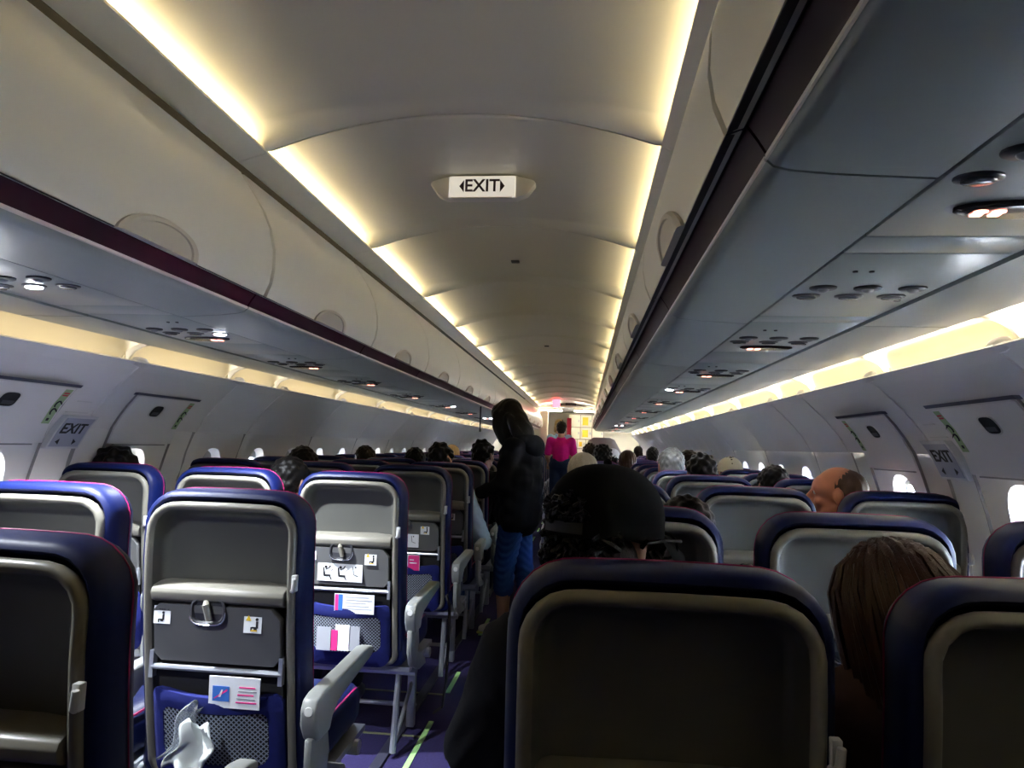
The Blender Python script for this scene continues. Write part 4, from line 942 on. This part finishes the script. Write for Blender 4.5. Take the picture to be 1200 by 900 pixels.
E((0, .03, .05), (.085, .075, .075))
for t in (-1, 1): b.chain([P(t * .066, .05, .05), P(t * .078, .085, -.03), P(t * .070, .095, -.14), P(t * .06, .085, -.24)], [.034, .034, .028, .014])
for t in (-1, 1): b.chain([P(t * .07, .01, .03), P(t * .082, .05, -.08), P(t * .07, .065, -.20), P(t * .055, .075, -.27)], [.035, .032, .024, .008]); b.chain([P(t * .085, -.02, -.02), P(t * .095, -.03, -.2)], [.04, .035])
link('hair', b.fused('hair', BLKH, .009, 4, lambda p: .002 * math.sin(p.x * 160 + p.y * 120)), root)

root = empty('person', (.02, 11.0, 0), .0, label='flight attendant in magenta shirt and navy trousers at far end of aisle', cat='person')
s = .98; H = V((0, .03, 1.505)); R = rot(0, -.1, 0); hip = V((0, 0, .90)); chest = V((0, -.01, 1.20)); N = V((0, 0, 1.375))
sh = {t: V((t * .165, -.01, 1.305)) for t in (-1, 1)}; el = {t: V((t * .215, -.01, 1.06)) for t in (-1, 1)}; wr = {t: V((t * .185, .14, .92)) for t in (-1, 1)}; kn = {t: V((t * .085, .01, .47)) for t in (-1, 1)}; an = {t: V((t * .08, -.01, .08)) for t in (-1, 1)}
b = Blob(); head_blob(b, H, R, s); b.chain([H + V((0, -.03, -.06)), N], [.05, .055]); b.chain([hip, V((0, -.01, 1.05)), chest, N - V((0, 0, .04))], [.13, .11, .12, .07])
for t in (-1, 1):
    b.chain([chest + V((t * .07, 0, .04)), sh[t]], [.07, .055]); b.chain([sh[t], el[t], wr[t]], [.046, .036, .024]); hand_blob(b, wr[t], V((0, .8, -.2)), -t, .95, .6)
    b.chain([hip + V((t * .07, 0, -.03)), kn[t], an[t]], [.09, .06, .036]); b.chain([an[t] + V((0, -.03, -.04)), an[t] + V((0, .12, -.05))], [.034, .027])
link('body', b.fused('body', SKIN, .009, 5), root)
b = Blob(); b.chain([V((0, 0, .99)), V((0, -.01, 1.08)), chest, N - V((0, 0, .05))], [.132, .130, .138, .08])
for t in (-1, 1): b.chain([chest + V((t * .07, 0, .04)), sh[t]], [.088, .072]); b.chain([sh[t], lerp(sh[t], el[t], .75)], [.068, .060])
link('shirt', b.fused('shirt', cloth('magenta', (.62, .012, .20)), .012, 4), root)
b = Blob(); b.chain([hip + V((-.045, 0, .03)), hip + V((.045, 0, .03))], [.145, .145]); b.chain([hip + V((0, 0, -.02)), hip + V((0, 0, -.16))], [.13, .07])
for t in (-1, 1): b.chain([hip + V((t * .07, 0, -.03)), kn[t], lerp(kn[t], an[t], .9)], [.112, .085, .065])
link('trousers', b.fused('trousers', cloth('navy', (.02, .035, .075)), .012, 4), root); link('hair', hair_mesh('short', H, R, s, DKBR, 2), root)
for t in (-1, 1):
    b = Blob(); b.chain([an[t] + V((0, -.035, -.04)), an[t] + V((0, .06, -.042)), an[t] + V((0, .135, -.052))], [.042, .041, .028]); link('shoe', b.fused('shoe', DARK, .011, 3), root)
root = empty('person', (-.05, 12.7, 0), .2, label='blonde person in pale blue shirt standing beyond the magenta shirt', cat='person')
H = V((-.03, .03, 1.60)); hip = V((0, 0, .93)); chest = V((-.02, -.01, 1.25)); N = V((-.03, 0, 1.455))
sh = {t: V((-.02 + t * .165, -.01, 1.38)) for t in (-1, 1)}; el = {t: V((t * .215, -.01, 1.12)) for t in (-1, 1)}; wr = {t: V((t * .2, .10, .92)) for t in (-1, 1)}; kn = {t: V((t * .085, .01, .49)) for t in (-1, 1)}; an = {t: V((t * .08, -.01, .08)) for t in (-1, 1)}
b = Blob(); head_blob(b, H, R, s); b.chain([H + V((0, -.03, -.06)), N], [.05, .055]); b.chain([hip, chest, N - V((0, 0, .04))], [.13, .12, .07])
for t in (-1, 1):
    b.chain([chest + V((t * .07, 0, .04)), sh[t]], [.07, .055]); b.chain([sh[t], el[t], wr[t]], [.046, .036, .024]); hand_blob(b, wr[t], V((0, .3, -.8)), -t, .95, .4, V((0, 1, 0)))
    b.chain([hip + V((t * .07, 0, -.03)), kn[t], an[t]], [.09, .06, .036]); b.chain([an[t] + V((0, -.03, -.04)), an[t] + V((0, .12, -.05))], [.034, .027])
link('body', b.fused('body', SKIN, .010, 5), root)
b = Blob(); b.chain([V((0, 0, 1.0)), chest, N - V((0, 0, .05))], [.132, .138, .08])
for t in (-1, 1): b.chain([chest + V((t * .07, 0, .04)), sh[t]], [.088, .072]); b.chain([sh[t], lerp(sh[t], el[t], .75)], [.068, .060])
link('shirt', b.fused('shirt', cloth('pale_blue', (.38, .55, .75)), .012, 4), root)
b = Blob(); b.chain([hip + V((-.045, 0, .03)), hip + V((.045, 0, .03))], [.145, .145]); b.chain([hip + V((0, 0, -.02)), hip + V((0, 0, -.16))], [.13, .07])
for t in (-1, 1): b.chain([hip + V((t * .07, 0, -.03)), kn[t], lerp(kn[t], an[t], .9)], [.112, .085, .065])
link('trousers', b.fused('trousers', cloth('navy', (.02, .035, .075)), .012, 4), root); link('hair', hair_mesh('bob', H, R, s, BLDH, 2), root)
for t in (-1, 1):
    b = Blob(); b.chain([an[t] + V((0, -.035, -.04)), an[t] + V((0, .06, -.042)), an[t] + V((0, .135, -.052))], [.042, .041, .028]); link('shoe', b.fused('shoe', DARK, .011, 3), root)

# ------------------------------------------------------------------ small things
def card(name, label, cat, x, y, z, w_, h, tilt, mats, draw, rz=0):
    r = empty(name, (x, y, z), rz, label=label, cat=cat)
    R = Matrix.Rotation(tilt, 3, 'X'); mb = MB(); mb.box(-w_ / 2, w_ / 2, 0, .003, 0, h, 0); draw(mb)
    mb.v = [tuple(R @ Vector(p)) for p in mb.v]; mb.build('sheet', mats, r, smooth=False); return r
def safety(mb):
    mb.box(-.055, -.012, -.0008, 0, .016, .052, 1); mb.add([(-.052, -.0012, .022), (-.048, -.0012, .022), (-.016, -.0012, .042), (-.018, -.0012, .046)], [(0, 1, 2, 3)], 2); mb.add([(-.040, -.0012, .026), (-.034, -.0012, .026), (-.028, -.0012, .044), (-.032, -.0012, .044)], [(0, 1, 2, 3)], 0)
    for k in range(5): mb.box(.005 + .002 * k, .058 - .004 * (k % 3), -.0008, 0, .014 + .009 * k, .017 + .009 * k, 3 if k % 2 else 2)
def leaflet(mb):
    mb.box(-.075, -.045, -.0008, 0, .01, .07, 1); mb.box(-.075, -.062, -.0010, 0, .01, .07, 2)
    for k in range(5): mb.box(-.035 + .003 * (k % 2), .07 - .012 * (k % 3), -.0008, 0, .016 + .011 * k, .0185 + .011 * k, 3)
def magazine(mb):
    mb.box(.0, .058, -.0008, 0, .0, .075, 2); mb.box(.008, .03, -.0012, 0, .05, .055, 0); mb.box(.008, .045, -.0012, 0, .035, .04, 0); mb.box(-.05, -.02, -.0008, 0, .02, .06, 1)
GREYI = mat('grey_print', (.35, .36, .40), .5)
PM = [WHITE, BLUEP, PINKP, GREYI]
card('safety_card', 'white safety card with blue aeroplane picture above the nearest net pocket, left aisle seat', 'card', -.445, 1.66 + .002, .560, .130, .075, .05, PM, safety)
card('leaflet', 'pale printed leaflet in the blue pocket of the third row aisle seat', 'leaflet', -.465, 2.60 + .003, .565, .155, .072, .05, PM, leaflet)
card('magazine', 'magazine with crimson and white cover in the fourth row aisle pocket', 'magazine', -.49, 3.50 + .004, .57, .12, .078, .05, PM, magazine)
pk = MB()
for k, (x, h) in enumerate(((-.10, .085), (-.075, .075), (-.03, .095), (.01, .09))): pk.box(x - .025, x + .03, -.004 + .003 * k, -.001 + .003 * k, 0, h, k % 4)
o = pk.build('papers', [GREYI, PINKP, WHITE, GREYI], None, smooth=False); o.location = (-.48, 2.605, .425); tag(o, 'crimson and white papers behind the net of third row aisle pocket', 'papers')
def crumple(name, label, cat, loc, size, m, seed, fold=.35, n=14):
    rnd = random.Random(seed); ph = [rnd.uniform(0, 6) for _ in range(8)]; vs = []
    def f(u, v): return Vector(((u - .5) * size[0] * (1 - .45 * v) + .012 * math.sin(7 * v + ph[0]), size[1] * (.5 * math.sin(5 * u + ph[1]) * math.sin(4 * v + ph[2]) + fold * math.sin(11 * u + ph[3] + 3 * v) * .5 + .25 * math.sin(17 * u * v + ph[4])), v * size[2] + .010 * math.sin(9 * u + ph[5])))
    mb = MB(); g = [[f(i / n, j / n) for i in range(n + 1)] for j in range(n + 1)]
    mb.loft(g, closed=False); me = mb.mesh(name, m, angle=40)
    o = link(name, me, None, loc); md = o.modifiers.new('t', 'SOLIDIFY'); md.thickness = .0012
    tag(o, label, cat); return o
CLEAR = mat('clear_film', (.75, .8, .85), .12, trans=.75, spec=.8); TISS = mat('tissue_paper', (.62, .66, .64), .9)
o = crumple('plastic_wrapper', 'crumpled clear plastic wrapper sticking out of the nearest net pocket', 'wrapper', (-.585, 1.655, .43), (.07, .02, .15), CLEAR, 2); o.rotation_euler = (0, .35, 0)
o = crumple('paper_napkin', 'white paper napkin beside the wrapper in the nearest net pocket', 'napkin', (-.545, 1.635, .41), (.11, .025, .12), TISS, 5); o.rotation_euler = (0, .25, 0)
o = crumple('paper_tissue', 'white tissue in the shadow left of the nearest tray seat', 'tissue', (-.80, 1.50, .47), (.09, .04, .10), TISS, 8)
o = crumple('grey_bag', 'translucent grey bag hanging between the two left seats near the tissue', 'bag', (-.76, 1.585, .36), (.15, .05, .24), mat('grey_film', (.10, .11, .12), .3, spec=.6), 11)
o = crumple('folded_napkin', 'white folded napkin lying on the blue seat cushion', 'napkin', (-.345, 1.86, .481), (.07, .004, .07), mat('white_napkin', (.75, .76, .72), .8), 4, .05); o.rotation_euler = (-PI / 2, 0, .2)
sb = MB(); pts = [(-.245, 3.30, .50), (-.225, 3.28, .46), (-.222, 3.27, .30), (-.225, 3.26, .12), (-.232, 3.24, .012), (-.26, 3.18, .006)]
sb.loft([[(x - .004, y - .018, z), (x + .004, y - .018, z), (x + .004, y + .018, z), (x - .004, y + .018, z)] for x, y, z in pts], True, True, True)
tag(sb.build('seat_belt', mat('belt_webbing', (.02, .02, .024), .8), None), 'dark seat belt end hanging down to the aisle floor', 'seat belt')
for o in SEAT.values():                                     # the nearest row is an older, lower seat-back layout: shelf and table sit lower
    if abs(o.location.y - ROWS[0]) < .01:
        for ch in o.children:
            if ch.name.split('.')[0] in ('ledge', 'tray_table', 'tray_latch', 'support_bar', 'lower_back_panel', 'pocket'): ch.location.z -= .042
sb = MB(); sb.box(-.006, .006, -.012, .012, -.24, 0); sb.box(-.009, .009, -.015, .015, -.27, -.24)
o = sb.build('hanging_strap', mat('belt_webbing', (.02, .02, .024), .8), None, bevel=.002); o.location = (-.632, 6.7, 1.61); tag(o, 'dark strap hanging below the left bins in front of the standing woman', 'strap')
